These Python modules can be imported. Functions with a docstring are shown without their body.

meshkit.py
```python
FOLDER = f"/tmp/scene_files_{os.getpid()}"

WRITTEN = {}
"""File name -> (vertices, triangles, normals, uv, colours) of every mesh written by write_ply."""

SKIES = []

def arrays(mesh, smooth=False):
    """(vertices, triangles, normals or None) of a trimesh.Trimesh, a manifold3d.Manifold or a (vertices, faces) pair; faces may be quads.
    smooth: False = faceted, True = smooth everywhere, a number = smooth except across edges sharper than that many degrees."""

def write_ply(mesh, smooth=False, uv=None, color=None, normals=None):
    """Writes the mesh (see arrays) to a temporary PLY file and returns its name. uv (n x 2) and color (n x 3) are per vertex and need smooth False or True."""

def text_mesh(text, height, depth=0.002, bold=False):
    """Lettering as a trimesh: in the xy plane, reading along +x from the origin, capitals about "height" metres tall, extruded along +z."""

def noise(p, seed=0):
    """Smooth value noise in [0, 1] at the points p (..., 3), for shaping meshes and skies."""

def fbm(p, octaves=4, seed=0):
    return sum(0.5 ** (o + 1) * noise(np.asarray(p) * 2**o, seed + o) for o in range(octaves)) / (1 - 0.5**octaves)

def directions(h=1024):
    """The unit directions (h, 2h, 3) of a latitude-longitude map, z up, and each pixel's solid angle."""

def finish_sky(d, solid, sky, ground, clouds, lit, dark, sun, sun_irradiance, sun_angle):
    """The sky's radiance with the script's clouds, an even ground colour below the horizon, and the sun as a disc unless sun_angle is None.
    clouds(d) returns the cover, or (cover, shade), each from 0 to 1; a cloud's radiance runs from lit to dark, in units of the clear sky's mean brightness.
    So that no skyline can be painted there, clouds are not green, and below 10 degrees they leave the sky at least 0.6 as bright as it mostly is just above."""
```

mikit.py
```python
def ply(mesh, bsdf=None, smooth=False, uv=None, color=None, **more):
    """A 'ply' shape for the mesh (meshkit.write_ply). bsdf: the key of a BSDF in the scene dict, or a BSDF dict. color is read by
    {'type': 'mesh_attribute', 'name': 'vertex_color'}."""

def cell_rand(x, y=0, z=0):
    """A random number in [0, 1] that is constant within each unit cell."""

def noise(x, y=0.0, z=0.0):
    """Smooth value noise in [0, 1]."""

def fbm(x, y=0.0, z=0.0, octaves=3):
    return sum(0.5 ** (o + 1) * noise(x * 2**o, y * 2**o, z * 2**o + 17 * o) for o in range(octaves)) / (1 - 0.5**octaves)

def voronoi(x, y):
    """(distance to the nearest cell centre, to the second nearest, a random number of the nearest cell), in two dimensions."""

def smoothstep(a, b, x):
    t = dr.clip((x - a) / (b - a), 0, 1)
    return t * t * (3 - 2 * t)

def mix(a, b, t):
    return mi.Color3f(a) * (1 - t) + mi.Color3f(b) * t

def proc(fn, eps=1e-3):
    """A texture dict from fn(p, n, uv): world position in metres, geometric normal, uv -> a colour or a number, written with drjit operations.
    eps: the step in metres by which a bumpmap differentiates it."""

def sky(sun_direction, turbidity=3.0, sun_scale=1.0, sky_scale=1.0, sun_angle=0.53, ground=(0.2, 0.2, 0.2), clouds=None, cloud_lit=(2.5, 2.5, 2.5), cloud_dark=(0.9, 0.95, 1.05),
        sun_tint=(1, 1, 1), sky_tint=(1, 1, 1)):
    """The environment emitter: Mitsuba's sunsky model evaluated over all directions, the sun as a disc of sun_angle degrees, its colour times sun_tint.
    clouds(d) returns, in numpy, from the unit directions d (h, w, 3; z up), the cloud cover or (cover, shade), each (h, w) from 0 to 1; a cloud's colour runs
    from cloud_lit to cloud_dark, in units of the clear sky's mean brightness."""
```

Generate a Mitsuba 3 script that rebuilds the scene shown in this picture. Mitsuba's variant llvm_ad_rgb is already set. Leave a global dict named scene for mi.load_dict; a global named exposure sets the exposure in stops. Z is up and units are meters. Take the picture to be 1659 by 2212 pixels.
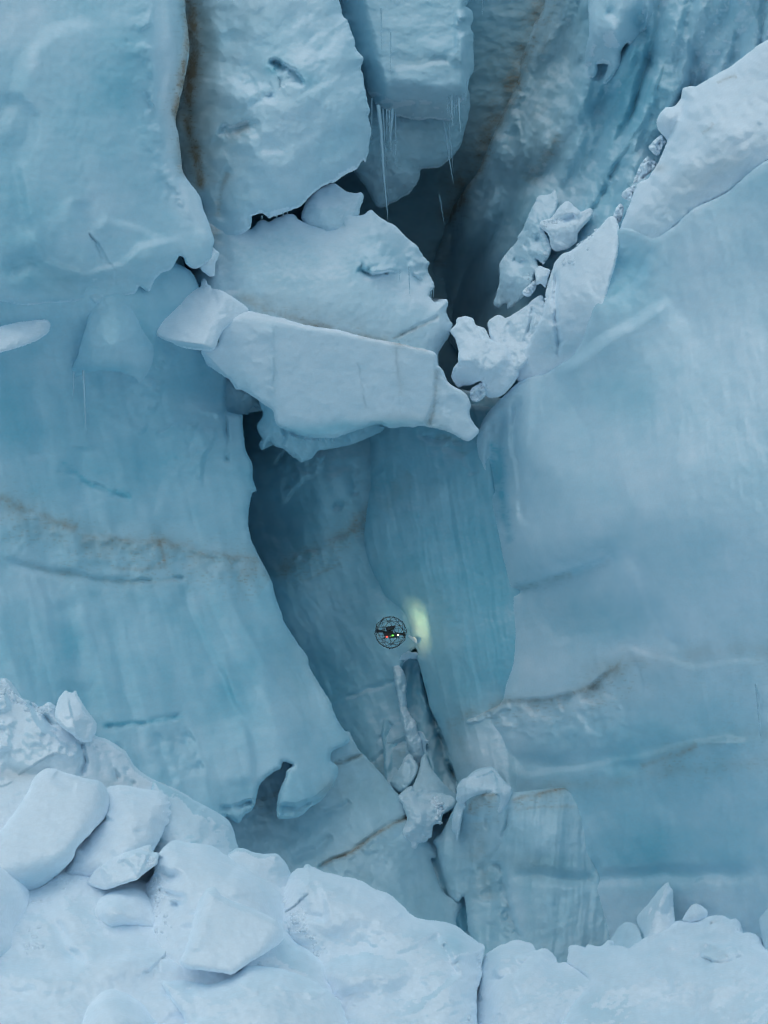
import math, random
import numpy as np, trimesh
import mitsuba as mi, drjit as dr
import mikit, meshkit
from scipy.interpolate import RBFInterpolator
from scipy.spatial import Delaunay, cKDTree
import shapely

T = mi.ScalarTransform4f
scene, labels, FRONT = {}, {}, {}

# ---------------------------------------------------------------- camera, sky, exposure
EYE_Z = 3.0
F = 829.5 / (4.7 / 12.0)            # the picture is measured on a 1659 x 2212 sheet
scene['camera'] = {'type': 'perspective', 'fov_axis': 'x', 'fov': 2 * math.degrees(math.atan(4.7 / 12.0)), 'near_clip': 0.05, 'far_clip': 400.0,
                   'to_world': T().look_at(origin=[0, 0, EYE_Z], target=[0, 10, EYE_Z], up=[0, 0, 1])}
exposure = 0.75
scene['sky'] = mikit.sky([-0.22, -0.5, 0.84], turbidity=4, sun_scale=0.2, sun_angle=40, ground=(0.66, 0.73, 0.77), sun_tint=(0.85, 0.95, 1.1),
                         clouds=lambda d: (np.ones(d.shape[:2]), 1 - np.clip(d[..., 2], 0, 1)), cloud_lit=(2.25, 2.98, 3.5), cloud_dark=(1.3, 1.77, 2.08))

# ---------------------------------------------------------------- materials
SNOW, BLUE, DIRT = (0.79, 0.84, 0.89), (0.205, 0.505, 0.61), (0.30, 0.25, 0.19)


def ice_colour(p, n, uv):
    """uv carries two amounts, dirt and how clear (blue); in places both hold painted shade."""
    f = mikit.fbm(p.x * 5.0, p.y * 5.0, p.z * 5.0, 3) - 0.5
    g = mikit.noise(p.x * 42.0, p.y * 42.0, p.z * 42.0) - 0.5
    m = mikit.noise(p.x * 110.0, p.y * 110.0, p.z * 110.0) - 0.5
    clear = dr.clip(uv.y + 0.20 * f + 0.06 * g, 0, 1)
    base = mikit.mix(SNOW, BLUE, clear)
    grit = dr.clip((uv.x - 0.03) * (1.0 + 1.3 * f + 0.5 * g), 0, 1)
    return mikit.mix(base, DIRT, grit) * (1 + 0.07 * g + 0.05 * m)


def ice_roughness(p, n, uv):
    return 0.72 - 0.34 * dr.clip(uv.y, 0, 1) + 0.15 * (mikit.noise(p.x * 9.0, p.y * 9.0, p.z * 9.0) - 0.5)


scene['ice_material'] = {'type': 'twosided', 'bsdf': {'type': 'principled', 'base_color': mikit.proc(ice_colour), 'roughness': mikit.proc(ice_roughness), 'specular': 0.35}}
scene['icicle_material'] = {'type': 'twosided', 'bsdf': {'type': 'principled', 'base_color': {'type': 'rgb', 'value': [0.37, 0.55, 0.64]}, 'roughness': 0.15, 'specular': 0.6}}
scene['black_plastic'] = {'type': 'principled', 'base_color': {'type': 'rgb', 'value': [0.012, 0.013, 0.016]}, 'roughness': 0.4}
scene['black_carbon'] = {'type': 'principled', 'base_color': {'type': 'rgb', 'value': [0.008, 0.008, 0.012]}, 'roughness': 0.55}


# ---------------------------------------------------------------- tools
def at(u, v, Y):
    return np.stack([(np.asarray(u, float) - 829.5) / F * Y, np.asarray(Y, float) + 0 * np.asarray(u, float), EYE_Z + (1106 - np.asarray(v, float)) / F * Y], -1)


def pts(s):
    return np.array([[float(c) for c in q.split(',')] for q in s.split()]) if isinstance(s, str) else np.asarray(s, float)


def line_query(line, p):
    """distance to a polyline, signed side (positive = right hand of its direction on the sheet), and position along it from 0 to 1."""
    a, b = line[:-1], line[1:]
    best, side, along = np.full(len(p), 1e9), np.zeros(len(p)), np.zeros(len(p))
    seg = np.linalg.norm(b - a, axis=1)
    cum = np.concatenate([[0], np.cumsum(seg)])
    for i in range(len(a)):
        d, w = b[i] - a[i], p - a[i]
        t = np.clip((w @ d) / (d @ d), 0, 1)
        e = w - t[:, None] * d
        dist = np.hypot(e[:, 0], e[:, 1])
        m = dist < best
        best[m] = dist[m]
        cr = d[0] * w[:, 1] - d[1] * w[:, 0]
        side[m] = np.sign(cr)[m]
        along[m] = ((cum[i] + t * seg[i]) / cum[-1])[m]
    return best, side, along


def closed_curve(o, step, soft):
    """The outline through the given corners, rounded a little (Catmull-Rom), in steps."""
    n, out = len(o), []
    for i in range(n):
        p0, p1, p2, p3 = o[i - 1], o[i], o[(i + 1) % n], o[(i + 2) % n]
        k = max(2, int(np.linalg.norm(p2 - p1) / step))
        t = (np.arange(k) / k)[:, None]
        m1, m2 = (p2 - p0) * 0.5 * soft, (p3 - p1) * 0.5 * soft
        L = np.linalg.norm(p2 - p1)
        for m in (m1, m2):
            q = np.linalg.norm(m)
            if q > L: m *= L / q
        out.append((2 * t**3 - 3 * t**2 + 1) * p1 + (t**3 - 2 * t**2 + t) * m1 + (-2 * t**3 + 3 * t**2) * p2 + (t**3 - t**2) * m2)
    return np.vstack(out)


GRADS = np.array([[1, 1, 0], [-1, 1, 0], [1, -1, 0], [-1, -1, 0], [1, 0, 1], [-1, 0, 1], [1, 0, -1], [-1, 0, -1], [0, 1, 1], [0, -1, 1], [0, 1, -1], [0, -1, -1]], np.float32)


def grad_noise(p, seed=0):
    """Gradient noise, about 0 to 1 with mean 0.5, at the points p (n, 3)."""
    i = np.floor(p).astype(np.int64)
    t = (p - i).astype(np.float32)
    w = t * t * t * (t * (t * 6 - 15) + 10)
    out = 0
    for a, b, c in np.ndindex(2, 2, 2):
        hsh = ((i[:, 0] + a) * 374761393 + (i[:, 1] + b) * 668265263 + (i[:, 2] + c) * 2147483647 + seed * 144665) & 0xFFFFFFFF
        hsh = ((hsh ^ (hsh >> 13)) * 1274126177) & 0xFFFFFFFF
        g = GRADS[((hsh ^ (hsh >> 16)) >> 4) % 12]
        d = g[:, 0] * (t[:, 0] - a) + g[:, 1] * (t[:, 1] - b) + g[:, 2] * (t[:, 2] - c)
        out = out + d * (w[:, 0] if a else 1 - w[:, 0]) * (w[:, 1] if b else 1 - w[:, 1]) * (w[:, 2] if c else 1 - w[:, 2])
    return 0.5 + 0.62 * out


def fbm(p, octaves=4, seed=0):
    p, tot, out = np.asarray(p, float), 0, 0
    for o in range(octaves):
        out = out + 0.5 ** o * grad_noise(p * 2.03 ** o + 13.7 * o, seed + o)
        tot += 0.5 ** o
    return out / tot


def sm(a, b, x):
    t = np.clip((x - a) / (b - a), 0, 1)
    return t * t * (3 - 2 * t)


def stretched(u, v, rot, a, b, octaves, seed):
    """fbm from -0.5 to 0.5 over the sheet, cells a long across and b long along the direction rot (degrees from straight down)."""
    c, s = math.cos(math.radians(rot)), math.sin(math.radians(rot))
    x, y = (u * c - v * s) / a, (u * s + v * c) / b
    return fbm(np.stack([x, y, 0 * x + 0.37], -1), octaves, seed) - 0.5


def relief(key, outline, ctrl, feats='', edge=(20, 0.12), thick=1.0, s=2.8, jit=(1.5, 18), rough=((0.05, 120, 120, 0, 4),), ice=0.5, ice_var=0.25,
           ice_cell=160, dirt=0.0, soft=1.0, seed=0, label=None, category=None, group=None, kind=None, flat=None, back=0.94, fine=0.72, extra=(0.012, 30, 24, 0, 4), strata=0.0, streak=0.0, lean=0, snow=0.30):
    """One solid of ice: a face of measured depth inside an outline, rounded off at the rim, and a body behind it.
    ctrl: 'u,v,Y' points that the face passes through, or (flat) planes whose farthest depth is the face."""
    o = closed_curve(pts(outline), s, soft)
    if jit[0]:
        d = np.roll(o, -1, 0) - np.roll(o, 1, 0)
        nrm = np.stack([d[:, 1], -d[:, 0]], -1) / (np.linalg.norm(d, axis=1, keepdims=True) + 1e-9)
        w = fbm(np.column_stack([o / jit[1], np.full(len(o), seed + 0.5)]), 5, seed + 11) - 0.5
        w2 = np.abs(fbm(np.column_stack([o / (0.36 * jit[1]), np.full(len(o), seed + 4.5)]), 2, seed + 12) - 0.5)
        o = o + nrm * (w * 2.4 * jit[0] + (0.12 - w2) * 1.6 * jit[0])[:, None]
    poly = shapely.Polygon(o)
    if not poly.is_valid:
        poly = poly.buffer(0)
        poly = max(getattr(poly, 'geoms', [poly]), key=lambda g: g.area)
        o = np.array(poly.exterior.coords)[:-1]
    # drop crowded boundary points
    keep, last = [0], o[0]
    for i in range(1, len(o)):
        if np.hypot(*(o[i] - last)) > 0.55 * s: keep.append(i); last = o[i]
    o = o[keep]
    poly = shapely.Polygon(o).buffer(0)
    x0, y0, x1, y1 = poly.bounds
    U, V = np.meshgrid(np.arange(x0, x1, s), np.arange(y0, y1, s * 0.866))
    U = U + (np.arange(U.shape[0]) % 2 * 0.5 * s)[:, None]
    I, J = np.meshgrid(np.arange(U.shape[1]), np.arange(U.shape[0]))
    inside_frame = (U > -40) & (U < 1700) & (V > -40) & (V < 2252)
    m = inside_frame | ((I % 4 == 0) & (J % 4 == 0))
    g = np.stack([U[m], V[m]], -1)
    shapely.prepare(poly)
    g = g[shapely.contains_xy(poly, g[:, 0], g[:, 1])]
    tree = cKDTree(o)
    g = g[tree.query(g)[0] > 0.6 * s]
    p = np.vstack([o, g])
    nb = len(o)
    tri = Delaunay(p).simplices
    c = p[tri].mean(1)
    tri = tri[shapely.contains_xy(poly, c[:, 0], c[:, 1])]
    a = p[tri]
    area = (a[:, 1, 0] - a[:, 0, 0]) * (a[:, 2, 1] - a[:, 0, 1]) - (a[:, 1, 1] - a[:, 0, 1]) * (a[:, 2, 0] - a[:, 0, 0])
    tri[area < 0] = tri[area < 0][:, ::-1]
    u, v = p[:, 0], p[:, 1]
    q = pts(ctrl)
    if flat is None:
        Y = RBFInterpolator(q[:, :2] / 100, q[:, 2], kernel='thin_plate_spline', smoothing=0.02)(p / 100)
    else:
        # planes through three points each; a rounded maximum over them
        ys = []
        for k in range(0, len(q), 3):
            A = np.column_stack([q[k:k + 3, :2], np.ones(3)])
            ys.append(np.column_stack([p, np.ones(len(p))]) @ np.linalg.solve(A, q[k:k + 3, 2]))
        Y = ys[0]
        for y in ys[1:]:
            h = np.clip(0.5 + 0.5 * (Y - y) / flat, 0, 1)
            Y = y * (1 - h) + Y * h + flat * h * (1 - h)
    wob = np.stack([fbm(np.column_stack([p / 70, np.full(len(p), 7.7)]), 4, seed + 21), fbm(np.column_stack([p / 70, np.full(len(p), 2.2)]), 4, seed + 22)], -1) - 0.5
    k = np.full(len(p), ice) + ice_var * 2 * (fbm(np.column_stack([p / ice_cell, np.full(len(p), seed + 3.3)]), 4, seed + 5) - 0.5)
    if strata: k = k + 2 * strata * stretched(u + 40 * wob[:, 0], v + 0.10 * u * np.sign(lean + 0.1) + 40 * wob[:, 1], 0, 220, 13, 4, seed + 51)
    if streak: k = k + 2 * streak * stretched(u + 40 * wob[:, 0], v, lean, 17, 300, 3, seed + 52)
    grit = np.full(len(p), dirt) * (0.4 + 1.2 * fbm(np.column_stack([p / 90, np.full(len(p), seed + 1.3)]), 3, seed + 6))
    mod = 0.25 + 1.5 * sm(0.3, 0.7, fbm(np.column_stack([p / 38, np.full(len(p), 4.4)]), 3, seed + 27))
    for f in (feats.strip().split('\n') if feats.strip() else []):
        f = f.split('#')[0].split('|')
        name, geo, val = f[0].strip(), f[1], [float(x) for x in f[2].split()]
        wp = p + wob * (val[-1] * 1.6 if name in ('dirtline', 'iceline') else (14 if val[0 if name == 'groove' else 1] >= 9 else 24) if name in ('step', 'groove') else 0)
        if name in ('bump', 'ice', 'dirt'):                  # u,v  | ru rv rot amount; some ice patches hold painted shade
            cu, cv = pts(geo)[0]
            cr, sr = math.cos(math.radians(val[2])), math.sin(math.radians(val[2]))
            wq = p + wob * min(val[0], val[1]) * 0.9
            du, dv = wq[:, 0] - cu, wq[:, 1] - cv
            w = np.exp(-(((du * cr + dv * sr) / val[0])**2 + ((-du * sr + dv * cr) / val[1])**2))
            if name == 'bump': Y = Y - val[3] * w
            elif name == 'ice': k = k + val[3] * w
            else: grit = grit + val[3] * w
        elif name == 'groove':                               # line | width depth   (positive = into the ice)
            d, sd, al = line_query(pts(geo), wp)
            fade = sm(0, 0.12, al) * sm(0, 0.12, 1 - al) if len(val) < 3 else 1
            Y = Y + val[1] * np.exp(-(d / val[0])**2) * fade * (mod if val[0] < 9 else 1)
        elif name == 'step':                                 # line | height width fade : the right hand side of the line stands out
            d, sd, al = line_query(pts(geo), wp)
            sd = d * sd
            fade = sm(0, 0.15, al) * sm(0, 0.15, 1 - al)
            Y = Y - val[0] * sm(-val[1], val[1], sd) * np.exp(-np.maximum(sd, 0) / val[2]) * fade * (mod if val[1] < 9 else 1)
        elif name in ('dirtline', 'iceline'):                # line | width amount drip wobble
            d, sd, al = line_query(pts(geo), wp)
            sd = d * sd
            brk = sm(0.25, 0.62, fbm(np.column_stack([p / 45, np.full(len(p), 9.1)]), 3, seed + 31)) * 0.8 + 0.2
            streak = 0.35 + 1.3 * fbm(np.column_stack([p[:, 0] / 9, p[:, 1] / 110, np.full(len(p), 5.1)]), 3, seed + 33)
            w = np.exp(-(d / val[0])**2) * brk
            if val[2] > 0: w = np.maximum(w, 0.55 * np.exp(-np.maximum(sd, 0) / val[2]) * (sd > 0) * streak * brk)
            fleck = sm(0.60, 0.74, fbm(np.column_stack([p[:, 0] / 13, p[:, 1] / 2.6, np.full(len(p), 3.9)]), 2, seed + 34))
            w = (w + 0.55 * fleck * np.exp(-((sd - 0.6 * val[2]) / (2.2 * val[0] + 0.7 * val[2]))**2)) * sm(0, 0.06, al) * sm(0, 0.06, 1 - al)
            if name == 'dirtline': grit = grit + 0.62 * val[1] * w + 0.16 * val[1] * np.exp(-(d / (3.2 * val[0]))**2) * sm(0, 0.06, al) * sm(0, 0.06, 1 - al)
            else: k = k + val[1] * w
    for (amp, ca, cb, rot, octv) in rough + (extra,):            # a negative octave count: rounded lumps with creases between them
        amp = amp * fine * (2.3 if ca <= 60 else 1.4)
        w = stretched(u + 13 * wob[:, 0], v + 13 * wob[:, 1], rot, ca, cb, abs(octv), seed + int(ca) + 41)
        Y = Y + (2 * amp * w if octv > 0 else 0.7 * amp - 5 * amp * np.sqrt(w * w + 0.0012))
    d = tree.query(p)[0]
    d[:nb] = 0
    e = np.clip(1 - d / (1.6 * edge[0]), 0, 1)
    Y = Y + 0.9 * edge[1] * (1 - np.sqrt(np.clip(1 - e * e, 0, 1)))
    Y = np.maximum(Y, 2.0)
    # loose snow lies on what faces up
    front = at(u, v, Y)
    fn = np.cross(front[tri[:, 1]] - front[tri[:, 0]], front[tri[:, 2]] - front[tri[:, 0]])
    vn = np.zeros((len(p), 3))
    for j in range(3): np.add.at(vn, tri[:, j], fn)
    vn *= -np.sign(vn[:, 1:2] + 1e-12) / (np.linalg.norm(vn, axis=1, keepdims=True) + 1e-12)
    k = k - snow * sm(0.25, 0.75, vn[:, 2] + 0.5 * wob[:, 0])
    FRONT[key] = (front, vn, np.clip(k, 0, 1))
    # the body behind: rings that draw in towards the back
    cen = o.mean(0)
    verts, faces, uv = [at(u, v, Y)], [tri], [np.column_stack([grit, k])]
    n = len(p)
    prev = None
    for t, shrink in ((0.0, 1.0), (0.12, 1.0), (0.5, 0.5 * (1 + back)), (1.0, back)):
        ro = cen + (o - cen) * shrink
        verts.append(at(ro[:, 0], ro[:, 1], Y[:nb] + t * thick))
        uv.append(np.column_stack([grit[:nb], k[:nb]]))
        cur = np.arange(nb) + n
        if prev is not None:
            nx, pn = np.roll(cur, -1), np.roll(prev, -1)
            faces += [np.column_stack([prev, cur, nx]), np.column_stack([prev, nx, pn])]
        prev, n = cur, n + nb
    verts.append(at(np.array([cen[0]]), np.array([cen[1]]), np.array([Y[:nb].mean() + thick])))
    uv.append(np.array([[dirt, ice]]))
    faces.append(np.column_stack([prev, np.full(nb, n), np.roll(prev, -1)]))
    scene[key] = mikit.ply((np.vstack(verts), np.vstack(faces)), 'ice_material', smooth=True, uv=spread(np.vstack(uv)))
    tag(key, label, category, group, kind)


def spread(uv):
    """The two amounts, clipped, with a trace of variation so that no triangle is without extent in uv."""
    r = np.random.default_rng(9).random(uv.shape)
    return np.clip(uv, 0, 0.96) + 0.03 * r


def tag(key, label=None, category=None, group=None, kind=None):
    t = {k: v for k, v in (('label', label), ('category', category), ('group', group), ('kind', kind)) if v}
    if t: labels[key] = t


def tube(path, radii, sides=8, closed=True):
    """A tapered tube along a path."""
    path, radii = np.asarray(path, float), np.asarray(radii, float)
    d = np.gradient(path, axis=0)
    d /= np.linalg.norm(d, axis=1, keepdims=True)
    ref = np.array([0.31, 0.9, 0.29])
    a = np.cross(d, ref); a /= np.linalg.norm(a, axis=1, keepdims=True)
    b = np.cross(d, a)
    ang = np.arange(sides) / sides * 2 * np.pi
    v = (path[:, None] + radii[:, None, None] * (np.cos(ang)[None, :, None] * a[:, None] + np.sin(ang)[None, :, None] * b[:, None])).reshape(-1, 3)
    f = []
    for i in range(len(path) - 1):
        for j in range(sides):
            j2 = (j + 1) % sides
            f += [[i * sides + j, i * sides + j2, (i + 1) * sides + j2], [i * sides + j, (i + 1) * sides + j2, (i + 1) * sides + j]]
    if closed:
        v = np.vstack([v, path[:1], path[-1:]])
        n = len(path) * sides
        for j in range(sides):
            f += [[j, n, (j + 1) % sides], [(len(path) - 1) * sides + j, (len(path) - 1) * sides + (j + 1) % sides, n + 1]]
    return trimesh.Trimesh(v, f, process=False)



# ---------------------------------------------------------------- the walls of the crevasse
relief('glacier_back', '-900,-700 2600,-700 2600,2700 -900,2700', '-900,-700,19 2600,-700,18.5 2600,2700,18.5 -900,2700,19 830,600,18.2',
       rough=((0.25, 300, 500, 20, 4), (0.05, 60, 80, 0, 3)), edge=(40, 0.3), thick=4, s=9, ice=0.75, dirt=0.1, seed=1,
       label='dark deep ice at the very back of the crevasse', kind='structure')

relief('ice_wall', '-420,-600 395,-600 397,-200 399,0 405,60 409,110 397,180 385,232 379,260 387,300 391,340 396,373 413,398 433,427 440,453 450,480 458,503 463,519 460,532 458,546 456,559 442,569 430,579 417,580 402,571 396,556 386,553 371,580 346,592 331,610 323,630 312,626 301,619 291,634 263,642 231,650 207,658 190,645 171,650 120,655 60,660 0,652 -200,650 -420,660',
       '-420,-600,7.6 395,-600,10.2 -160,-100,8.1 0,100,8.6 0,300,8.55 150,0,9.3 200,300,9.15 335,100,9.95 335,350,9.9 397,100,10.6 397,250,10.6 385,380,10.35 450,500,10.35 0,500,8.5 0,640,8.9 200,520,9.15 200,640,9.5 -420,600,7.9 -420,660,8.1 100,655,9.2 300,560,9.7 330,610,9.95 430,570,10.25',
       '''step|338,-40 331,60 329,130 338,220 352,300 372,370 398,440 425,500|0.10 6 30
groove|396,20 392,90 380,170 372,235 380,290 392,350|9 0.10 1
bump|365,60|10 60 0 0.06
bump|362,200|9 50 8 0.06
bump|376,330|10 46 -12 0.06
bump|408,440|12 40 -25 0.07
bump|440,515|12 26 -20 0.08
step|-20,330 20,240 34,210 60,120 110,70 220,40|0.10 22 90
step|-20,200 40,215 75,250 70,300 40,360 55,470 90,510|-0.12 16 60
step|150,420 190,500 230,470 290,490 380,530|0.07 12 60
groove|170,430 195,520 220,600 200,650|22 0.10
step|60,480 100,560 180,590 260,570 300,530 400,520|0.10 10 70
groove|0,590 60,560 150,610 210,640|24 0.14
bump|215,580|26 20 0 0.10
bump|180,570|20 34 10 0.09
bump|325,560|60 34 -10 0.12
bump|60,600|60 30 0 0.12
ice|40,40|70 60 0 -0.30
ice|70,130|16 26 0 -0.2
ice|240,160|70 150 10 0.18
ice|20,420|60 120 -10 0.18
ice|365,180|26 220 -4 -0.32
ice|420,450|28 70 -25 -0.25
ice|215,420|60 40 20 -0.15
ice|60,600|110 40 0 0.15
dirt|150,600|90 40 0 0.10
dirtline|402,-40 406,70 404,120 388,190 380,240 392,300 400,350 410,390|9 1.2 0 6''',
       edge=(9, 0.10), thick=8, s=3.2, jit=(1.6, 16), rough=((0.09, 240, 240, 0, 3), (0.03, 60, 80, 0, 4), (0.008, 14, 18, 0, 3)), fine=0.36, extra=(0.007, 34, 40, 0, 3), snow=0.2, strata=0.08, streak=0.05, ice=0.60, ice_var=0.18, dirt=0.02, seed=2,
       label='tall smooth blue ice wall on the upper left with a brown seam down its edge', kind='structure')

relief('ice_wall_001', '-420,560 60,560 200,560 300,590 350,562 415,590 440,660 455,740 470,790 488,815 487,846 486,872 492,888 506,893 524,897 524,915 526,936 531,971 545,1004 546,1031 554,1061 545,1063 540,1084 536,1129 543,1165 553,1190 565,1212 580,1240 588,1260 595,1290 607,1320 615,1345 640,1385 665,1420 668,1440 690,1478 716,1518 719,1531 735,1565 756,1594 745,1610 729,1616 716,1626 716,1643 728,1655 730,1670 721,1693 693,1730 668,1745 656,1758 638,1766 611,1769 599,1765 598,1743 600,1723 607,1700 617,1678 618,1665 632,1655 629,1650 612,1646 606,1660 588,1670 562,1695 554,1723 549,1740 543,1750 529,1760 516,1778 505,1774 487,1765 440,1830 200,1860 -420,1860',  # extra blue on the upper part paints in the shade of the overhang
       '-420,560,7.8 -420,1200,7.4 -420,1860,7.2 0,620,8.95 0,690,9.05 100,650,9.25 200,640,9.6 290,640,9.95 100,760,9.75 200,760,10.05 330,720,10.45 330,600,10.3 385,615,10.5 432,650,10.8 430,770,11.25 480,830,11.7 0,900,9.2 150,950,9.9 300,950,10.6 430,950,11.15 520,950,11.45 0,1200,8.6 150,1250,9.2 300,1250,9.9 420,1200,10.55 540,1100,11.3 0,1450,8.2 150,1500,8.65 300,1500,9.2 400,1500,9.6 480,1450,9.95 590,1380,10.7 660,1430,11.2 500,1600,9.7 600,1560,10.15 720,1530,11.0 100,1800,8.1 300,1700,8.75 480,1700,9.35 540,1740,9.55 620,1740,9.75 700,1690,10.2',
       '''step|-10,1075 60,1110 130,1130 180,1160 320,1165 440,1190 580,1215|0.05 8 60
groove|0,1212 60,1225 130,1240 200,1252 300,1258|10 0.09
groove|280,1258 330,1250 400,1252|5 0.05
groove|120,1010 160,1035 210,1050 260,1072 290,1074|7 0.05
step|395,1255 420,1330 460,1420 500,1500 545,1600|-0.10 14 120
step|370,770 350,830 320,900 300,950|0.10 8 50
step|330,935 370,918 440,918|0.05 5 40
step|486,872 470,920 445,980 430,1060|0.06 5 40
groove|488,880 489,940 487,1000|4 0.08
step|375,745 385,770 350,800 320,860|0.06 7 50
groove|218,1565 260,1570 330,1555 400,1545|6 0.05
groove|60,820 90,900 80,1000|20 0.06
step|350,1190 400,1300 450,1420 520,1560 560,1640|0.05 10 60
step|470,1215 510,1310 560,1400 640,1520 690,1600|0.06 10 60
step|420,1200 460,1300 510,1400 580,1520|-0.05 12 60
groove|500,1225 560,1330 620,1430 700,1560|14 0.04
step|180,1300 195,1400 190,1500|0.05 16 50
groove|130,1290 170,1400 190,1560|22 0.06
groove|250,1600 265,1680 300,1740|10 0.05
step|395,1560 425,1610 440,1680|-0.06 7 50
groove|340,1580 350,1640 380,1700|12 0.05
step|520,1540 540,1620 545,1700|0.06 14 60
bump|520,1050|30 60 -10 0.06
step|330,1130 350,1060 380,1000 430,960|0.05 12 70
groove|180,960 170,1040 190,1100|26 0.07
bump|250,1060|40 60 0 0.06
ice|30,900|60 120 0 0.2
ice|150,1380|30 60 -10 0.3
ice|300,1420|130 110 0 -0.05
ice|330,1010|100 110 0 0.15
ice|450,1400|60 160 -25 0.12
ice|560,1650|70 90 0 -0.16
ice|60,1260|90 60 0 -0.12
dirtline|-30,1060 40,1095 90,1115 130,1130 165,1155 230,1165 330,1170 420,1195 500,1205 580,1218|10 0.5 62 12
dirtline|-30,1060 40,1095 90,1115 130,1130 165,1155 230,1165 330,1170 420,1195 500,1205 580,1218|26 0.14 0 10
dirtline|520,1225 560,1235 585,1250|16 0.35 20 8
dirtline|340,1165 352,1195 360,1230|4 0.4 0 6
dirtline|30,1212 120,1236 200,1250 300,1258 390,1252|5 0.22 0 8
dirtline|240,1225 300,1230 360,1222|4 0.3 0 8
iceline|130,1000 200,1050 290,1075|6 0.25 0 8
iceline|220,1568 300,1560 400,1548|5 0.25 0 6
dirt|710,1700|22 18 -40 0.35
step|596,1738 640,1740 680,1722 716,1692|-0.12 5 40
step|470,1738 510,1742 548,1730|-0.10 5 30''',
       edge=(8, 0.10), thick=8, s=3.2, jit=(1.5, 14), rough=((0.07, 260, 330, 0, 3), (0.11, 110, 640, 14, 2), (0.035, 56, 420, 15, 2), (0.010, 22, 300, 15, 3), (0.03, 90, 120, 0, 3)), fine=0.6, extra=(0.006, 40, 60, 12, 3), snow=0.10, strata=0.05, streak=0.035, lean=12, ice=0.71, ice_var=0.22, dirt=0.02, seed=3,
       label='curved fluted blue ice wall on the lower left with a brown dirt band', kind='structure')

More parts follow.
